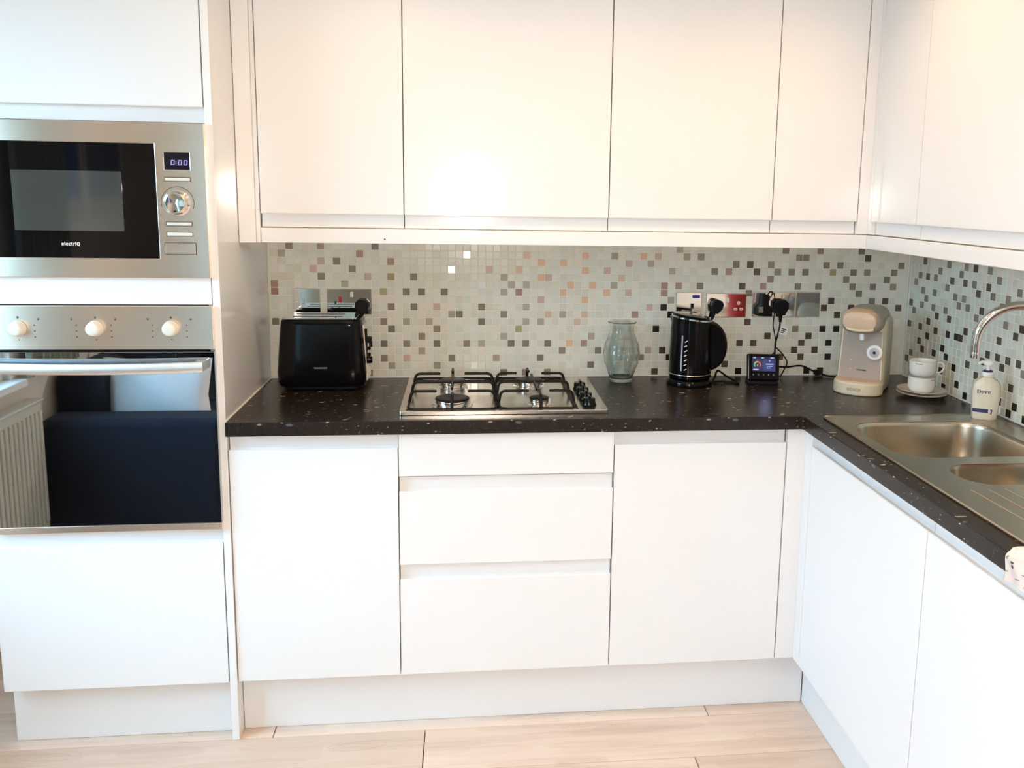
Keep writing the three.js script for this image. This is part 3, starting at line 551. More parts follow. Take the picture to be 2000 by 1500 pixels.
// ---------------------------------------------------------------- glass vase
{
  const prof = [[0.034, 0], [0.0375, 0.002], [0.0385, 0.01], [0.044, 0.03], [0.054, 0.055], [0.0598, 0.083], [0.0605, 0.1], [0.0565, 0.125], [0.047, 0.15], [0.0405, 0.168], [0.039, 0.18], [0.0405, 0.19], [0.0455, 0.198], [0.0478, 0.2005], [0.0475, 0.2025], [0.045, 0.203]];
  const inner = [[0.043, 0.2005], [0.0378, 0.19], [0.0362, 0.18], [0.0377, 0.168], [0.044, 0.15], [0.0533, 0.125], [0.0573, 0.1], [0.0565, 0.083], [0.0508, 0.055], [0.0405, 0.03], [0.033, 0.013], [0, 0.0105]];
  const curve = (a) => new THREE.SplineCurve(a.map((p) => new THREE.Vector2(...p))).getPoints(60).map((p) => [p.x, p.y]);
  const g = lathe([[0, 0], ...curve(prof), ...curve(inner)], 72), p = g.attributes.position;
  for (let i = 0; i < p.count; i++) {                            // pressed facets on the belly
    const x = p.getX(i), y = p.getY(i), z = p.getZ(i), r = Math.hypot(x, z); if (r < 0.03 || y < 0.015 || y > 0.175) continue;
    const a = Math.atan2(z, x), w = Math.sin(a * 14 + y * 95) * Math.sin(a * 14 - y * 105) * 0.0015 * Math.min(1, (0.175 - y) / 0.03), k = (r + w) / r; p.setX(i, x * k); p.setZ(i, z * k);
  }
  g.computeVertexNormals();
  solo('vase', g.translate(0.768, WT, 0.074), M.glass, 'clear pressed-glass vase with a flared lip between hob and kettle', 'vase');
}

// ---------------------------------------------------------------- wall plates, plugs, cables
function plate(x0, x1, label, cat, y0 = 1.148, y1 = 1.234) {
  const t = thing('wall_plate', label, cat, [(x0 + x1) / 2, y0, 0], 0);
  part('plate', bx(-(x1 - x0) / 2, (x1 - x0) / 2, 0, y1 - y0, 0.0005, 0.0068, 0.002, 2), M.chrome, t);
  return t;
}
const pins = (t, x, y) => { part('pin_hole', bx(x - 0.0025, x + 0.0025, y + 0.005, y + 0.014, 0.0064, 0.0072, 0.0003), M.black, t); for (const s of [-1, 1]) part('pin_hole', bx(x + s * 0.011 - 0.004, x + s * 0.011 + 0.004, y - 0.012, y - 0.007, 0.0064, 0.0072, 0.0003), M.black, t); };
const rocker = (t, x, y, mat) => part('switch', bx(x - 0.005, x + 0.005, y - 0.009, y + 0.009, 0.006, 0.0105, 0.0015), mat, t);
const PA = plate(-0.315, -0.2285, 'chrome single switch plate left of the red-switched socket', 'switch', 1.15, 1.2365); rocker(PA, -0.012, 0.045, M.chrome); part('screw', cyl(0.003, 0.003, 0.001, 12).rotateX(Math.PI / 2).translate(-0.032, 0.042, 0.0066), M.steel, PA);
const PB = plate(-0.2075, -0.0625, 'chrome double socket with a red switch above the toaster', 'socket', 1.152, 1.2365); rocker(PB, -0.03, 0.05, M.redRocker); rocker(PB, 0.008, 0.066, M.white); pins(PB, -0.045, 0.03);
const PC = plate(0.966, 1.056, 'chrome single plate behind the kettle with a blue mark', 'socket', 1.145, 1.2315); rocker(PC, 0.012, 0.038, M.black); part('blue_tab', bx(0.012, 0.038, 0.066, 0.076, 0.0066, 0.011, 0.002).rotateZ(0.0), S({ color: lin(0.02, 0.02, 0.3), roughness: 0.5 }), PC, 'small blue tab');
const PD = plate(1.072, 1.2155, 'chrome double socket with white pin holes, between kettle and monitor plugs', 'socket', 1.144, 1.2275);
for (const [x, y, w, h] of [[0.044, 0.05, 0.0042, 0.0065], [0.0335, 0.0285, 0.0065, 0.0042], [0.0545, 0.0285, 0.0065, 0.0042]]) part('pin_hole', extrude(roundRect(x - w, x + w, y - h, y + h, 0.004, 4), 0.0014, 0.0003, [roundRect(x - w + 0.0026, x + w - 0.0026, y - h + 0.0026, y + h - 0.0026, 0.0014, 3)]).translate(0, 0, 0.0066), M.white, PD, 'white-rimmed pin hole');
rocker(PD, 0.005, 0.06, M.white);
const PE = plate(1.2365, 1.3905, 'chrome double socket holding two black plugs', 'socket', 1.146, 1.232); rocker(PE, 0.032, 0.07, M.chrome); rocker(PE, -0.012, 0.066, M.chrome);
plate(1.3945, 1.481, 'chrome blank plate, last one before the coffee machine', 'plate', 1.146, 1.233);
function plug(x, y, tilt, label, z = 0.0075, s = 1) {
  const t = thing('mains_plug', label, 'plug', [x, y, z]); t.rotation.z = tilt;
  const o = []; for (const [a, b] of [[-0.01, -0.03], [0.01, -0.03], [0.0225, -0.006], [0.022, 0.012], [0.012, 0.0225], [-0.012, 0.0225], [-0.022, 0.012], [-0.0225, -0.006]]) o.push([a * s, b * s]);
  part('body', extrude(o, 0.026 * s, 0.004).translate(0, 0, 0.004), M.black, t);
  part('flex_grip', cyl(0.0075 * s, 0.0045 * s, 0.03, 16).rotateX(Math.PI).translate(0, -0.027 * s, 0.014), M.black, t);
  return t;
}
plug(-0.093, 1.182, -0.12, 'round black plug in the double socket above the toaster', 0.0075, 0.95);
plug(1.105, 1.187, -0.3, 'black plug in the red double socket above the kettle', 0.0085, 0.9);
plug(1.335, 1.185, 0, 'black plug with a white tag on its flex, beside the blank plate');
{
  const t = thing('power_adapter', 'boxy black power adapter in the socket above the energy monitor', 'plug', [1.272, 1.148, 0.0075]);
  part('body', extrude([[-0.026, 0.006], [0.026, 0.003], [0.026, 0.03], [0.012, 0.045], [0.012, 0.078], [-0.01, 0.082], [-0.012, 0.046], [-0.026, 0.03]], 0.03, 0.003).translate(0, 0, 0.004), M.black, t);
  part('rating_label', bx(-0.024, -0.008, 0.018, 0.038, 0.0365, 0.0375, 0.0003), P({ color: lin(0.2, 0.19, 0.16), roughness: 0.5 }), t, 'grey printed label');
}
solo('adapter_lead', tube([[1.284, 1.225, 0.022], [1.296, 1.236, 0.018], [1.31, 1.226, 0.016], [1.302, 1.195, 0.05], [1.301, 1.15, 0.05], [1.302, 1.12, 0.045], [1.312, 1.085, 0.04], [1.317, 1.055, 0.04], [1.31, 1.03, 0.05], [1.29, 1.02, 0.07], [1.268, 1.0, 0.08], [1.262, 0.985, 0.1]], 0.0021, 110, 7), M.cable, 'thin black lead hanging from the power adapter to the monitor', 'cable');
solo('appliance_lead', join(tube([[1.335, 1.126, 0.0215], [1.333, 1.105, 0.022], [1.323, 1.075, 0.03], [1.317, 1.055, 0.035], [1.315, 1.02, 0.04], [1.313, 0.985, 0.045], [1.32, 0.9405, 0.06]], 0.0032, 60, 8),
  tube([[1.317, 1.045, 0.035], [1.345, 1.02, 0.03], [1.364, 0.99, 0.032], [1.352, 0.965, 0.04], [1.335, 0.9395, 0.05]], 0.0023, 50, 7)), M.cable, 'black lead running down the tiles from the tagged plug', 'cable');
solo('coffee_lead', join(tube([[1.325, 0.976, 0.045], [1.37, 0.972, 0.03], [1.42, 0.974, 0.02], [1.46, 0.958, 0.02], [1.485, 0.948, 0.025], [1.52, 0.941, 0.05], [1.56, 0.9405, 0.07]], 0.0032, 60, 8), bx(1.468, 1.488, 0.942, 0.96, 0.014, 0.034, 0.003)), M.cable, 'black lead with a block trailing to the coffee machine', 'cable');
{
  const t = thing('flex_tag', 'small white printed tag on the flex below the plugs', 'tag', [1.346, 1.1, 0.03], -0.1); t.rotation.z = -0.25;
  part('card', bx(-0.014, 0.014, -0.014, 0.014, 0, 0.001, 0.0004), M.white, t);
  for (let i = 0; i < 3; i++) part('print_line', bx(-0.009, 0.009 - i * 0.004, 0.004 - i * 0.006, 0.0072 - i * 0.006, 0.001, 0.0013, 0), M.black, t);
}

// ---------------------------------------------------------------- energy monitor
{
  const t = thing('energy_monitor', 'small black energy monitor with a lit colour screen on the worktop', 'monitor', [1.243, WT, 0.13], -0.12);
  part('stand', join(bx(-0.05, 0.05, 0, 0.012, -0.04, 0.03, 0.004, 2), bx(-0.03, 0.03, 0.01, 0.05, -0.03, -0.006, 0.003)), M.black, t);
  const face = new THREE.Matrix4().makeRotationX(-0.2).setPosition(0, 0.012, 0.012);
  const bz = part('housing', bx(-0.054, 0.054, 0, 0.09, -0.013, 0.006, 0.006, 3).applyMatrix4(face), M.blackGloss, t);
  const scr = canvasTexture(512, 320, (c, w, h) => {
    c.fillStyle = '#222452'; c.fillRect(0, 0, w, h); c.fillStyle = '#3a4080'; c.fillRect(250, 60, 262, 260);
    c.fillStyle = '#d8dcff'; c.fillRect(20, 14, 60, 22); c.fillRect(200, 14, 60, 22); c.fillRect(400, 14, 80, 22); c.fillRect(20, 270, 120, 28);
    c.lineWidth = 30; [['#5ad06a', 2.5, 3.6], ['#e8d060', 3.6, 4.9], ['#e86048', 4.9, 6.9]].forEach(([k, a, b]) => { c.strokeStyle = k; c.beginPath(); c.arc(115, 180, 66, a, b); c.stroke(); });
    c.fillStyle = '#e8d060'; c.beginPath(); c.moveTo(100, 190); c.lineTo(140, 150); c.lineTo(122, 205); c.fill();
    c.fillStyle = '#a8c4ff'; c.beginPath(); c.moveTo(360, 80); c.lineTo(410, 80); c.lineTo(385, 120); c.fill(); c.fillRect(300, 150, 170, 26); c.fillRect(320, 196, 130, 24); c.fillRect(320, 236, 90, 20);
  });
  part('screen', new THREE.PlaneGeometry(0.078, 0.049).translate(0.001, 0.056, 0.0064).applyMatrix4(face), S({ color: 0x060608, map: scr, emissive: 0xffffff, emissiveMap: scr, emissiveIntensity: 0.75, roughness: 0.3 }), bz, 'lit screen with a coloured dial');
  for (let i = 0; i < 5; i++) part('button', cyl(0.0028, 0.0026, 0.0012, 12, 0.0004).rotateX(Math.PI / 2).translate(-0.034 + i * 0.017, 0.02, 0.006).applyMatrix4(face), P({ color: lin(0.1, 0.1, 0.13), roughness: 0.4 }), bz);
  const glow = new THREE.PointLight(lin(0.5, 0.55, 1), 0.002); glow.position.set(0, 0.075, 0.06); t.add(glow); glow.castShadow = true;
}

// ---------------------------------------------------------------- coffee machine
{
  const t = thing('coffee_machine', 'cream and taupe capsule coffee machine in the corner', 'coffee machine', [1.557, WT, 0.214], -0.6);
  // local: front towards +z, width 0.15, depth 0.25
  const back = part('housing', loft([[0.004, 0.071, 0.085, 7, 0, -0.032], [0.008, 0.074, 0.088, 7, 0, -0.032], [0.12, 0.0735, 0.0865, 7, 0, -0.034], [0.215, 0.0725, 0.082, 7, 0, -0.038], [0.232, 0.07, 0.078, 6, 0, -0.04], [0.24, 0.064, 0.07, 5, 0, -0.042]], 64), M.cream, t, 'cream rounded housing');
  part('front_panel', extrude([[-0.066, 0.035], [0.064, 0.035], [0.06, 0.2], [-0.06, 0.2]], 0.008, 0.002).rotateX(-0.07).translate(0, 0, 0.0605), M.taupe, t, 'smooth taupe front panel');
  part('panel_edge', tube([[-0.067, 0.03, 0.064], [-0.0645, 0.1, 0.0605], [-0.061, 0.2, 0.053]], 0.0035, 20, 8), M.cream, t);
  part('panel_edge', tube([[0.066, 0.03, 0.064], [0.0635, 0.1, 0.0605], [0.06, 0.2, 0.053]], 0.0035, 20, 8), M.cream, t);
  // head: drum lying front to back, overhanging the tray
  const head = part('brew_head', loft([[-0.085, 0.058, 0.036, 2.8], [-0.08, 0.062, 0.04, 2.8], [0.05, 0.064, 0.041, 2.8], [0.085, 0.0625, 0.04, 2.7], [0.105, 0.057, 0.0355, 2.6], [0.116, 0.046, 0.027, 2.4], [0.12, 0.03, 0.016, 2.2]], 56).rotateX(Math.PI / 2).translate(0, 0.2345, 0.005), M.taupe, t, 'taupe rounded brewing head');
  part('lid_cap', loft([[0.078, 0.0605, 0.0385, 2.7], [0.1, 0.0585, 0.0368, 2.6], [0.1155, 0.05, 0.0305, 2.5], [0.1205, 0.034, 0.019, 2.2], [0.1215, 0.015, 0.008, 2]], 56).rotateX(Math.PI / 2).translate(-0.0035, 0.2375, 0.006), M.peach, head, 'pale beige front of the head');
  part('lip', tube([[-0.042, 0.214, 0.119], [-0.02, 0.2105, 0.1255], [0.004, 0.21, 0.127], [0.026, 0.2115, 0.1245], [0.04, 0.215, 0.119]], 0.0042, 30, 10), M.cream, head, 'pale grip lip');
  part('spout', cyl(0.0085, 0.0075, 0.024, 20).translate(0.002, 0.174, 0.082), M.white, t, 'small white spout');
  const dial = part('control_dial', lathe([[0, 0], [0.024, 0], [0.025, 0.003], [0.0245, 0.006], [0.0195, 0.008], [0.0165, 0.0065], [0, 0.0065]], 48).rotateX(Math.PI / 2).translate(0.042, 0.135, 0.067), M.white, t, 'white ring-shaped dial');
  part('dial_face', lathe([[0, 0.0065], [0.0155, 0.0065], [0.0155, 0.0082], [0.006, 0.0086], [0, 0.0086]], 40).rotateX(Math.PI / 2).translate(0.042, 0.135, 0.067), P({ color: lin(0.45, 0.43, 0.46), roughness: 0.3 }), dial);
  part('dial_centre', lathe([[0, 0.0085], [0.0045, 0.0085], [0.0045, 0.0102], [0, 0.0105]], 24).rotateX(Math.PI / 2).translate(0.042, 0.135, 0.067), M.black, dial);
  part('logo_mark', lettering('TASSIMO', 0.0052).rotateX(-0.07).translate(0.004, 0.073, 0.0658), M.black, t, 'small dark lettering on the front panel');
  for (const y of [0.104, 0.075]) part('indicator', cyl(0.0022, 0.002, 0.0012, 12, 0.0004).rotateX(Math.PI / 2).translate(-0.03, y, 0.0652), M.ivory, t);
  // drip tray with its bulging front
  const trayOutline = (s) => { const o = [[0.072 * s, 0.03]]; for (let i = 0; i <= 16; i++) { const a = (i / 16) * Math.PI; o.push([Math.cos(a) * 0.077 * s, 0.08 + Math.sin(a) * 0.056 * s]); } o.push([-0.072 * s, 0.03]); return o; };
  const tray = part('drip_tray', extrude(trayOutline(1), 0.03, 0.006).rotateX(Math.PI / 2).translate(0, 0.036, 0), M.cream, t, 'cream drip tray with a bulging front');
  part('cup_grid', extrude(trayOutline(0.93), 0.004, 0.0015).rotateX(Math.PI / 2).translate(0, 0.0445, 0), M.peach, tray, 'beige cup rest');
  part('lettering', lettering('BOSCH', 0.0095).translate(-0.004, 0.021, 0.1375), P({ color: lin(0.3, 0.27, 0.2), roughness: 0.5 }), tray, 'small grey lettering');
  part('water_tank', loft([[0.02, 0.066, 0.02, 5, 0, -0.142], [0.19, 0.066, 0.02, 5, 0, -0.142], [0.2, 0.062, 0.017, 5, 0, -0.142]], 48), P({ color: lin(0.3, 0.28, 0.22), roughness: 0.3 }), t);
}

// ---------------------------------------------------------------- cups and saucers
{
  const at = [1.7, WT, 0.335];
  const saucer = (y, label) => { const t = thing('saucer', label, 'saucer', [at[0], y, at[2]], 0, 'saucers under the coffee cups'); part('dish', lathe([[0, 0.002], [0.032, 0.002], [0.034, 0], [0.038, 0.001], [0.055, 0.007], [0.0735, 0.0125], [0.0752, 0.0142], [0.074, 0.0152], [0.055, 0.0102], [0.036, 0.0048], [0, 0.0045]], 64), M.porcelain, t); part('rim', new THREE.TorusGeometry(0.0746, 0.0017, 8, 64).rotateX(Math.PI / 2).translate(0, 0.0146, 0), M.saucer, t, 'brown rim line'); };
  saucer(WT, 'lower of two stacked saucers beside the coffee machine'); saucer(WT + 0.0098, 'upper of two stacked saucers, directly under the cups');
  const cup = (pos, turn, tilt, label) => {
    const t = thing('coffee_cup', label, 'cup', pos, turn, 'stacked coffee cups'); t.rotation.z = tilt;
    part('bowl', lathe([[0, 0.002], [0.024, 0.002], [0.026, 0], [0.029, 0.001], [0.036, 0.006], [0.0405, 0.016], [0.0415, 0.03], [0.0415, 0.047], [0.0422, 0.0505], [0.0412, 0.0515], [0.039, 0.047], [0.0385, 0.018], [0.034, 0.009], [0, 0.006]], 56), M.porcelain, t);
    part('handle', tube([[0.0395, 0.042, 0], [0.054, 0.045, 0], [0.0635, 0.034, 0], [0.06, 0.02, 0], [0.05, 0.0125, 0], [0.038, 0.014, 0]], 0.0034, 40, 10), M.porcelain, t);
    part('rim_stain', tube([0, 1, 2, 3, 4].map((i) => { const a = Math.PI / 2 + 0.15 + i * 0.14; return [Math.cos(a) * 0.0412, 0.0445, Math.sin(a) * 0.0412]; }), 0.0011, 20, 6), M.darkRim, t, 'dark broken line below the rim');
  };
  cup([at[0] - 0.003, WT + 0.0146, at[2]], 0.9, 0, 'lower white coffee cup, standing on the saucers');
  cup([at[0] - 0.002, WT + 0.0662, at[2]], -0.35, 0.03, 'upper white coffee cup with its ring handle to the right');
}

// ---------------------------------------------------------------- sink and tap
{
  const { x0, x1, z0, z1 } = SINK, t = thing('sink', 'stainless steel one-and-a-half bowl sink with a draining board', 'sink', [(x0 + x1) / 2, WT, (z0 + z1) / 2], 0, null, true);
  const main = roundRect(1.298, 1.692, 0.66, 0.997, 0.085, 10), half = roundRect(1.355, 1.66, 1.05, 1.2, 0.07, 10);
  part('deck', extrude(roundRect(x0, x1, z0, z1, 0.018, 5), 0.0025, 0.0008, [main, half]).rotateX(Math.PI / 2).translate(0, WT + 0.0038, 0), M.sinkSteel, t);
  const edge = (pts, r, y) => tube(pts.filter((_, i) => i % 2 === 0).map(([x, z]) => [x, y, z]), r, 140, 8, true, 0.1);
  part('rim', edge(roundRect(x0 + 0.004, x1 - 0.004, z0 + 0.004, z1 - 0.004, 0.018, 6), 0.0036, WT + 0.003), M.sinkSteel, t, 'raised outer rim');
  const bowl = (name, pts, depth) => {
    const c = pts.reduce((s, p) => [s[0] + p[0] / pts.length, s[1] + p[1] / pts.length], [0, 0]);
    const prof = [[1.03, 0.0042], [1.012, 0.0046], [1.0, 0.002], [0.99, -0.01], [0.975, -depth * 0.4], [0.955, -depth * 0.8], [0.92, -depth * 0.93], [0.85, -depth * 0.985], [0.7, -depth], [0.15, -depth - 0.003], [0.14, -depth - 0.006], [0.001, -depth - 0.006]];
    const pos = [], idx = [], n = pts.length;
    for (const [k, y] of prof) for (const p of pts) pos.push(c[0] + (p[0] - c[0]) * k, WT + y, c[1] + (p[1] - c[1]) * k);
    for (let j = 0; j < prof.length - 1; j++) for (let i = 0; i < n; i++) { const a = j * n + i, b = j * n + (i + 1) % n; idx.push(a, b, a + n, b, b + n, a + n); }
    const g = new THREE.BufferGeometry(); g.setAttribute('position', new THREE.Float32BufferAttribute(pos, 3)); g.setAttribute('uv', new THREE.Float32BufferAttribute(pos.length / 3 * 2, 2)); g.setIndex(idx);
    const b = part(name, toCreasedNormals(g, 1.1), M.sinkSteel, t);
    part('waste', lathe([[0, 0.001], [0.03, 0.001], [0.036, 0.003], [0.038, 0.001]], 32).translate(c[0], WT - depth - 0.004, c[1]), M.chrome, b);
  };
  bowl('main_bowl', main, 0.15); bowl('half_bowl', half, 0.1);
  for (let i = 0; i < 9; i++) part('drainer_rib', tube([[1.332 + i * 0.0405, WT + 0.0032, 1.228 - i * 0.002], [1.333 + i * 0.0405, WT + 0.0045, 1.26], [1.336 + i * 0.0405, WT + 0.0045, 1.42], [1.338 + i * 0.0405, WT + 0.0036, 1.57]], 0.0024, 30, 8), M.sinkSteel, t);
}
{
  const B = [1.74, WT + 0.0048, 0.93], tip = [1.5522, 1.17, 0.8455], dx = tip[0] - B[0], dz = tip[2] - B[2], L = Math.hypot(dx, dz), ux = dx / L, uz = dz / L, R = L / 2;
  const t = thing('mixer_tap', 'chrome swan-neck tap curving over the sink', 'tap', B);
  part('base', lathe([[0, 0], [0.026, 0], [0.0265, 0.004], [0.024, 0.009], [0.021, 0.013], [0.02, 0.065], [0.017, 0.072], [0, 0.073]], 40), M.chrome, t);
  const pts = [[0, 0.06, 0], [0, 0.15, 0], [0, 0.22, 0], [0, 0.25, 0]];
  for (let i = 1; i <= 12; i++) { const a = Math.PI * (i / 12), s = R - Math.cos(a) * R; pts.push([ux * s, 0.255 + Math.sin(a) * R, uz * s]); }
  pts.push([ux * L, 0.2295, uz * L]);
  part('spout', tube(pts, 0.0115, 120, 20), M.chrome, t);
  part('aerator', cyl(0.0122, 0.0122, 0.016, 28).translate(ux * L, 0.217, uz * L), M.chrome, t);
  part('lever', rod([[0.015, 0.045, 0.0], [0.03, 0.05, 0.03], [0.034, 0.075, 0.07]], 0.005, 12, 0.01), M.chrome, t);
}

// ---------------------------------------------------------------- soap bottle
{
  const t = thing('soap_bottle', 'white pump soap bottle with a blue band at the sink corner', 'soap', [1.727, WT + 0.004, 0.635], -0.42);
  part('bottle', loft([[0, 0.03, 0.018, 2.6], [0.003, 0.033, 0.021, 2.6], [0.03, 0.0355, 0.0225, 2.5], [0.06, 0.038, 0.0235, 2.4], [0.085, 0.0385, 0.0235, 2.3], [0.103, 0.036, 0.022, 2.2], [0.114, 0.029, 0.019, 2.1], [0.12, 0.019, 0.016, 2], [0.122, 0.0145, 0.0145, 2], [0.126, 0.014, 0.014, 2]], 56, 0.9), M.soap, t);
  part('collar', cyl(0.0165, 0.016, 0.014, 32).translate(0, 0.1235, 0), M.white, t);
  part('collar_ring', cyl(0.0135, 0.0125, 0.005, 28).translate(0, 0.137, 0), M.navyPrint, t, 'dark ring below the pump');
  const pump = part('pump', cyl(0.005, 0.005, 0.02, 16).translate(0, 0.14, 0), M.white, t);
  part('pump_head', loft([[0.156, 0.011, 0.009, 2.2], [0.16, 0.0135, 0.0105, 2.2], [0.166, 0.0125, 0.0095, 2.2], [0.17, 0.007, 0.006, 2]], 28), M.white, pump);
  part('nozzle', tube([[-0.006, 0.1635, 0], [-0.018, 0.1645, 0.003], [-0.026, 0.159, 0.005]], 0.0042, 20, 10), M.white, pump);
  part('lettering', lettering('Dove', 0.0105, 0.0008, fontSerif).translate(-0.009, 0.083, 0.0232), M.navyPrint, t, 'dark brand lettering');
  const band = (y0, y1, a0, a1, rx, rz) => { const pos = [], idx = [], n = 14; for (let i = 0; i <= n; i++) { const a = a0 + (a1 - a0) * i / n, c = Math.cos(a), s = Math.sin(a), x = Math.sign(c) * Math.abs(c) ** 0.8 * rx, z = Math.sign(s) * Math.abs(s) ** 0.8 * rz; pos.push(x, y0, z, x, y1, z); } for (let i = 0; i < n; i++) idx.push(2 * i, 2 * i + 1, 2 * i + 2, 2 * i + 2, 2 * i + 1, 2 * i + 3); const g = new THREE.BufferGeometry(); g.setAttribute('position', new THREE.Float32BufferAttribute(pos, 3)); g.setAttribute('uv', new THREE.Float32BufferAttribute(pos.length / 3 * 2, 2)); g.setIndex(idx); g.computeVertexNormals(); return g; };
  part('label_band', band(0.022, 0.033, 1.45, 2.75, 0.0356, 0.0226), M.navyPrint, t, 'dark blue printed band');
  part('emblem', extrude([[0.013, 0.018], [0.0155, 0.018], [0.018, 0.032], [0.011, 0.033], [0.014, 0.028]], 0.0006).translate(0, 0, 0.0214), M.navyPrint, t, 'small dark emblem');
}

// ---------------------------------------------------------------- cloth over the worktop edge, red bowl on the drainer
{
  const g = new THREE.PlaneGeometry(1, 1, 36, 40), p = g.attributes.position;
  for (let i = 0; i < p.count; i++) {
    const u = p.getX(i) + 0.5, v = p.getY(i) + 0.5, z = 1.553 + u * 0.22 + Math.sin(v * 9) * 0.004, fold = Math.sin(u * 26 + v * 3) * 0.006 + Math.sin(u * 11 - v * 5) * 0.006;
    const s = (v - 0.5) * 0.24; let x, y;
    if (s < -0.01) { x = 1.2065 + fold * 0.6 - 0.004; y = WT - 0.002 + (s + 0.01) * 0.42 + Math.sin(u * 9) * 0.004; } else if (s < 0.012) { const a = (s + 0.01) / 0.022; x = 1.2025 + a * 0.014; y = WT - 0.002 + Math.sin(a * 1.57) * 0.01; } else { x = 1.2165 + (s - 0.012) * 0.35; y = WT + 0.009 + Math.abs(fold) * 0.9; }
    p.setXYZ(i, x, y, z);
  }
  g.computeVertexNormals();
  const back = g.clone(); back.translate(0.0016, -0.0012, 0);
  const weave = canvasTexture(256, 256, (c, w, h) => { c.fillStyle = '#d9cec6'; c.fillRect(0, 0, w, h); for (let i = 0; i < 150; i++) { c.fillStyle = ['rgba(40,36,48,.85)', 'rgba(226,190,200,.8)', 'rgba(120,110,110,.7)'][i % 3]; c.beginPath(); c.ellipse(rnd() * w, rnd() * h, rr(3, 11), rr(2, 6), rnd() * 3, 0, 6.3); c.fill(); } });
  solo('dish_cloth', join(g, back), S({ map: weave, roughness: 0.95, side: THREE.DoubleSide }), 'crumpled patterned dish cloth hanging over the worktop edge', 'cloth');
}
{
  const t = thing('plastic_tub', 'red plastic tub on the draining board', 'tub', [1.615, WT + 0.008, 1.3]);
  part('tub', lathe([[0, 0.002], [0.06, 0], [0.066, 0.004], [0.075, 0.16], [0.08, 0.165], [0.079, 0.169], [0.072, 0.164], [0.063, 0.01], [0, 0.008]], 48), M.red, t);
}

// ---------------------------------------------------------------- the part of the room that the oven glass mirrors
{
  const t = thing('radiator', 'cream ribbed panel radiator under the window', 'radiator', [-1.53, 0.12, 1.42], 0, null, true);
  const z0 = 0.9, z1 = 1.955, y0 = 0.13, y1 = 0.685;
  part('panel', bx(-1.55, -1.497, y0, y1, z0, z1, 0.006, 2), M.enamel, t);
  for (let i = 0; i < 30; i++) { const z = z0 + 0.03 + i * (z1 - z0 - 0.06) / 29; part('rib', bx(-1.499, -1.486, y0 + 0.035, y1 - 0.045, z - 0.011, z + 0.011, 0.005, 2), M.enamel, t); }
  part('top_grille', bx(-1.555, -1.485, y1 - 0.006, y1 + 0.004, z0 - 0.004, z1 + 0.004, 0.003), M.enamel, t);
  part('bracket', bx(-1.569, -1.549, 0.2, 0.62, 1.2, 1.23), M.enamel, t); part('valve', cyl(0.014, 0.014, 0.06, 16).translate(-1.52, 0.07, 0.87), M.chrome, t); part('pipe', tube([[-1.52, 0.001, 0.87], [-1.52, 0.12, 0.87], [-1.52, 0.15, 0.9]], 0.008, 20, 8), M.chrome, t);
}
{
  const t = thing('sofa', 'navy fabric sofa with a broad square arm', 'sofa', [-1.15, 0, 2.95], 0, null, true);
  part('base', bx(-1.53, -0.82, 0.08, 0.3, 2.02, 3.88, 0.02, 3), M.navy, t);
  for (const [a, b] of [[2.0, 2.19], [3.71, 3.9]]) part('arm', bx(-1.545, -0.8, 0.06, 0.578, a, b, 0.035, 4), M.navy, t);
  part('backrest', bx(-1.55, -1.36, 0.3, 0.76, 2.19, 3.71, 0.05, 4), M.navy, t);
  for (const [a, b] of [[2.195, 2.945], [2.955, 3.705]]) part('seat_cushion', bx(-1.37, -0.81, 0.3, 0.44, a, b, 0.04, 4), M.navy, t);
  for (const [x, z] of [[-1.48, 2.08], [-0.87, 2.08], [-1.48, 3.82], [-0.87, 3.82]]) part('leg', cyl(0.022, 0.018, 0.08, 16).translate(x, 0, z), M.black, t);
}
{
  const t = thing('sideboard', 'low brown wooden sideboard at the far end of the room', 'sideboard', [-0.62, 0, FAR - 0.22]);
  part('carcass', bx(-0.75, 0.75, 0.08, 0.86, -0.2, 0.2, 0.006, 2), S({ color: lin(0.16, 0.085, 0.04), roughness: 0.6 }), t);
  for (let i = 0; i < 3; i++) part('door', bx(-0.735 + i * 0.492, -0.255 + i * 0.492, 0.1, 0.83, -0.218, -0.2, 0.003), S({ color: lin(0.2, 0.11, 0.055), roughness: 0.5 }), t);
  for (const [x, z] of [[-0.68, -0.15], [0.68, -0.15], [-0.68, 0.15], [0.68, 0.15]]) part('leg', cyl(0.018, 0.022, 0.08, 14).translate(x, 0, z), M.black, t);
}
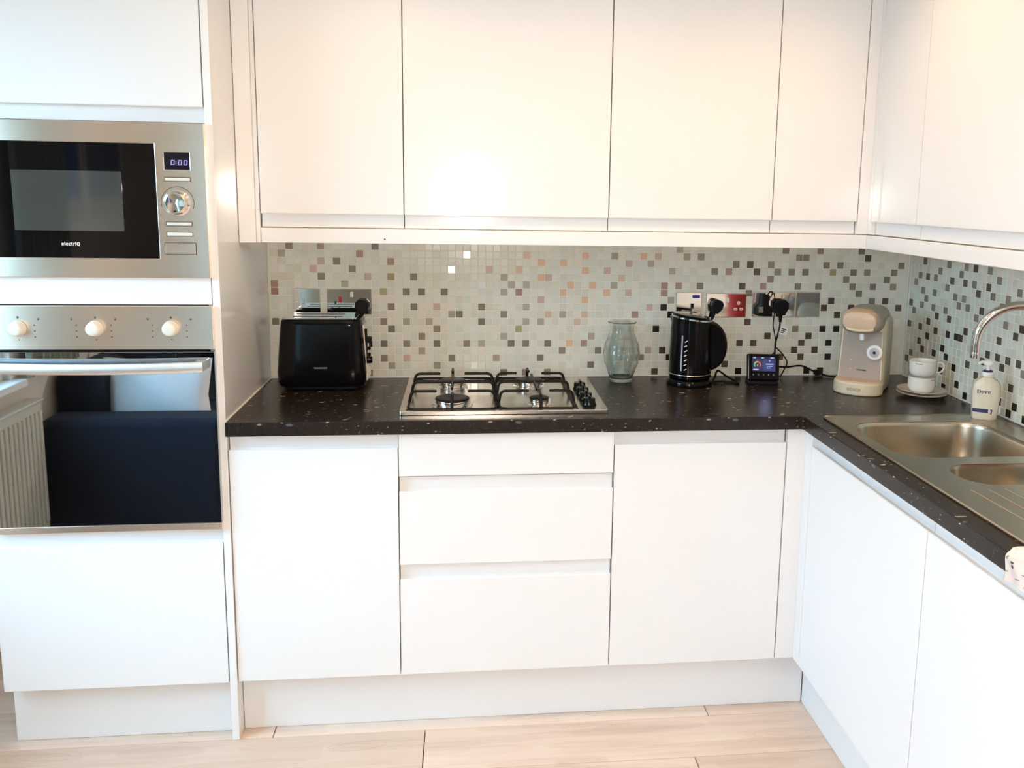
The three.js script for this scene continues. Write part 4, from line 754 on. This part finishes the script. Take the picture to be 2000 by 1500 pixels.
function cushion(name, w, h, d, mat, label, pos, ry, rx) {
  const n = 22, pos2 = [], uv = [], idx = [];
  for (const side of [1, -1]) for (let j = 0; j <= n; j++) for (let i = 0; i <= n; i++) {
    const u = i / n * 2 - 1, v = j / n * 2 - 1, b = Math.pow((1 - u * u) * (1 - v * v), 0.42), pin = 1 - 0.09 * (1 - Math.abs(u)) * v * v - 0.0, pinv = 1 - 0.09 * (1 - Math.abs(v)) * u * u;
    pos2.push(u * w / 2 * pinv, h / 2 + v * h / 2 * pin, side * b * d / 2 * (1 + 0.08 * Math.sin(u * 5 + v * 3))); uv.push(i / n, j / n);
  }
  const q = (n + 1) * (n + 1);
  for (let s = 0; s < 2; s++) for (let j = 0; j < n; j++) for (let i = 0; i < n; i++) { const a = s * q + j * (n + 1) + i, b = a + 1, c = a + n + 1, e = c + 1; s ? idx.push(a, c, b, b, c, e) : idx.push(a, b, c, b, e, c); }
  const g = new THREE.BufferGeometry(); g.setAttribute('position', new THREE.Float32BufferAttribute(pos2, 3)); g.setAttribute('uv', new THREE.Float32BufferAttribute(uv, 2)); g.setIndex(idx); g.computeVertexNormals();
  const m = new THREE.Mesh(g, mat); m.name = numbered(name); m.position.set(...pos); m.rotation.set(rx, ry, 0); m.castShadow = m.receiveShadow = true; scene.add(m); return tag(m, label, 'cushion', 'cushions on the sofa');
}
cushion('cushion', 0.5, 0.34, 0.16, M.linen, 'white linen cushion leaning on the sofa arm', [-1.16, 0.445, 2.32], 0.1, 0.08);
cushion('cushion', 0.36, 0.36, 0.17, M.navy, 'dark blue velvet cushion in the sofa corner', [-1.3, 0.445, 2.56], 0.35, 0.03);
{
  const sh = []; for (let i = 0; i <= 60; i++) sh.push([i / 60 * 0.46, Math.sin(i * 0.95) * 0.018]);
  const pts = [...sh.map(([a, b]) => [a, b + 0.002]), ...sh.slice().reverse().map(([a, b]) => [a, b - 0.002])];
  for (const [z, l] of [[1.92, 'olive grey curtain beside the window over the radiator']]) solo('curtain', extrude(pts, 2.18).rotateX(-Math.PI / 2).rotateY(-Math.PI / 2).translate(LEFT + 0.045, 0.03 + (z < 2 ? 0.75 : 0), z), M.curtain, l, 'curtain');
}

for (const [z, w, l, c] of [[2.46, 0.36, 'framed deep blue abstract print, nearer the kitchen', [0.03, 0.1, 0.42]], [2.9, 0.48, 'framed slate blue abstract print, farther from the kitchen', [0.14, 0.17, 0.28]]]) {
  const t = thing('framed_print', l, 'picture', [LEFT, 1.36, z], Math.PI / 2);
  part('frame', extrude([[-w / 2, 0], [w / 2, 0], [w / 2, 0.52], [-w / 2, 0.52]], 0.02, 0.002, [[[-w / 2 + 0.025, 0.025], [-w / 2 + 0.025, 0.495], [w / 2 - 0.025, 0.495], [w / 2 - 0.025, 0.025]]]).translate(0, 0, 0.001), M.white, t);
  part('print', bx(-w / 2 + 0.024, w / 2 - 0.024, 0.14, 0.496, 0.003, 0.008, 0), S({ color: lin(...c), roughness: 0.6 }), t); part('lower_band', bx(-w / 2 + 0.024, w / 2 - 0.024, 0.024, 0.14, 0.003, 0.008, 0), S({ color: lin(0.5, 0.47, 0.4), roughness: 0.6 }), t, 'pale lower band');
}

// ---------------------------------------------------------------- lamps: recessed ceiling downlights and the phone's flash
for (const [x, z, l] of [[0.02, 0.83, 'recessed ceiling downlight over the toaster end'], [0.62, 0.88, 'recessed ceiling downlight over the hob'], [1.15, 0.85, 'recessed ceiling downlight over the corner'], [1.2, 1.7, 'recessed ceiling downlight over the draining board'], [0.0, 2.0, 'recessed ceiling downlight in the middle of the room']]) {
  const t = thing('ceiling_downlight', l, 'light', [x, TOP - 0.006, z]);
  part('bezel', lathe([[0.03, 0.0055], [0.03, 0.001], [0.034, 0], [0.043, 0.0015], [0.044, 0.0055]], 40), M.chrome, t);
  part('lens', cyl(0.0295, 0.0295, 0.003, 32, 0.0008).translate(0, 0.002, 0), S({ color: 0xffffff, emissive: lin(1, 0.8, 0.55), emissiveIntensity: 4 }), t, 'glowing lens');
  const s = new THREE.SpotLight(WARM, 1.08, 0, 1.15, 0.6, 2); s.position.set(0, -0.012, 0); s.target.position.set(0, -1, 0.0); s.castShadow = true; s.shadow.radius = 1.5; t.add(s, s.target);
}
{
  const t = thing('smartphone', 'dark phone held up with its flash lit, behind the viewpoint', 'phone', [0.24607, 1.55772, 2.93171]); t.rotation.set(-0.156314, -0.112641, 0.017265, 'YXZ');
  part('body', bx(-0.04, 0.035, -0.15, 0.012, 0.012, 0.02, 0.003, 2), M.black, t);
  part('flash_lens', cyl(0.004, 0.004, 0.0015, 20, 0.0004).rotateX(-Math.PI / 2).translate(0.0165, -0.0105, 0.012), S({ color: 0xffffff, emissive: lin(1, 0.95, 0.88), emissiveIntensity: 6 }), t, 'lit flash');
  const f = new THREE.PointLight(FLASH, 7.2, 0, 2); f.position.set(0.0165, -0.0105, 0.006); f.castShadow = true; f.shadow.radius = 0.6; t.add(f);
}

renderer.render(scene, camera);
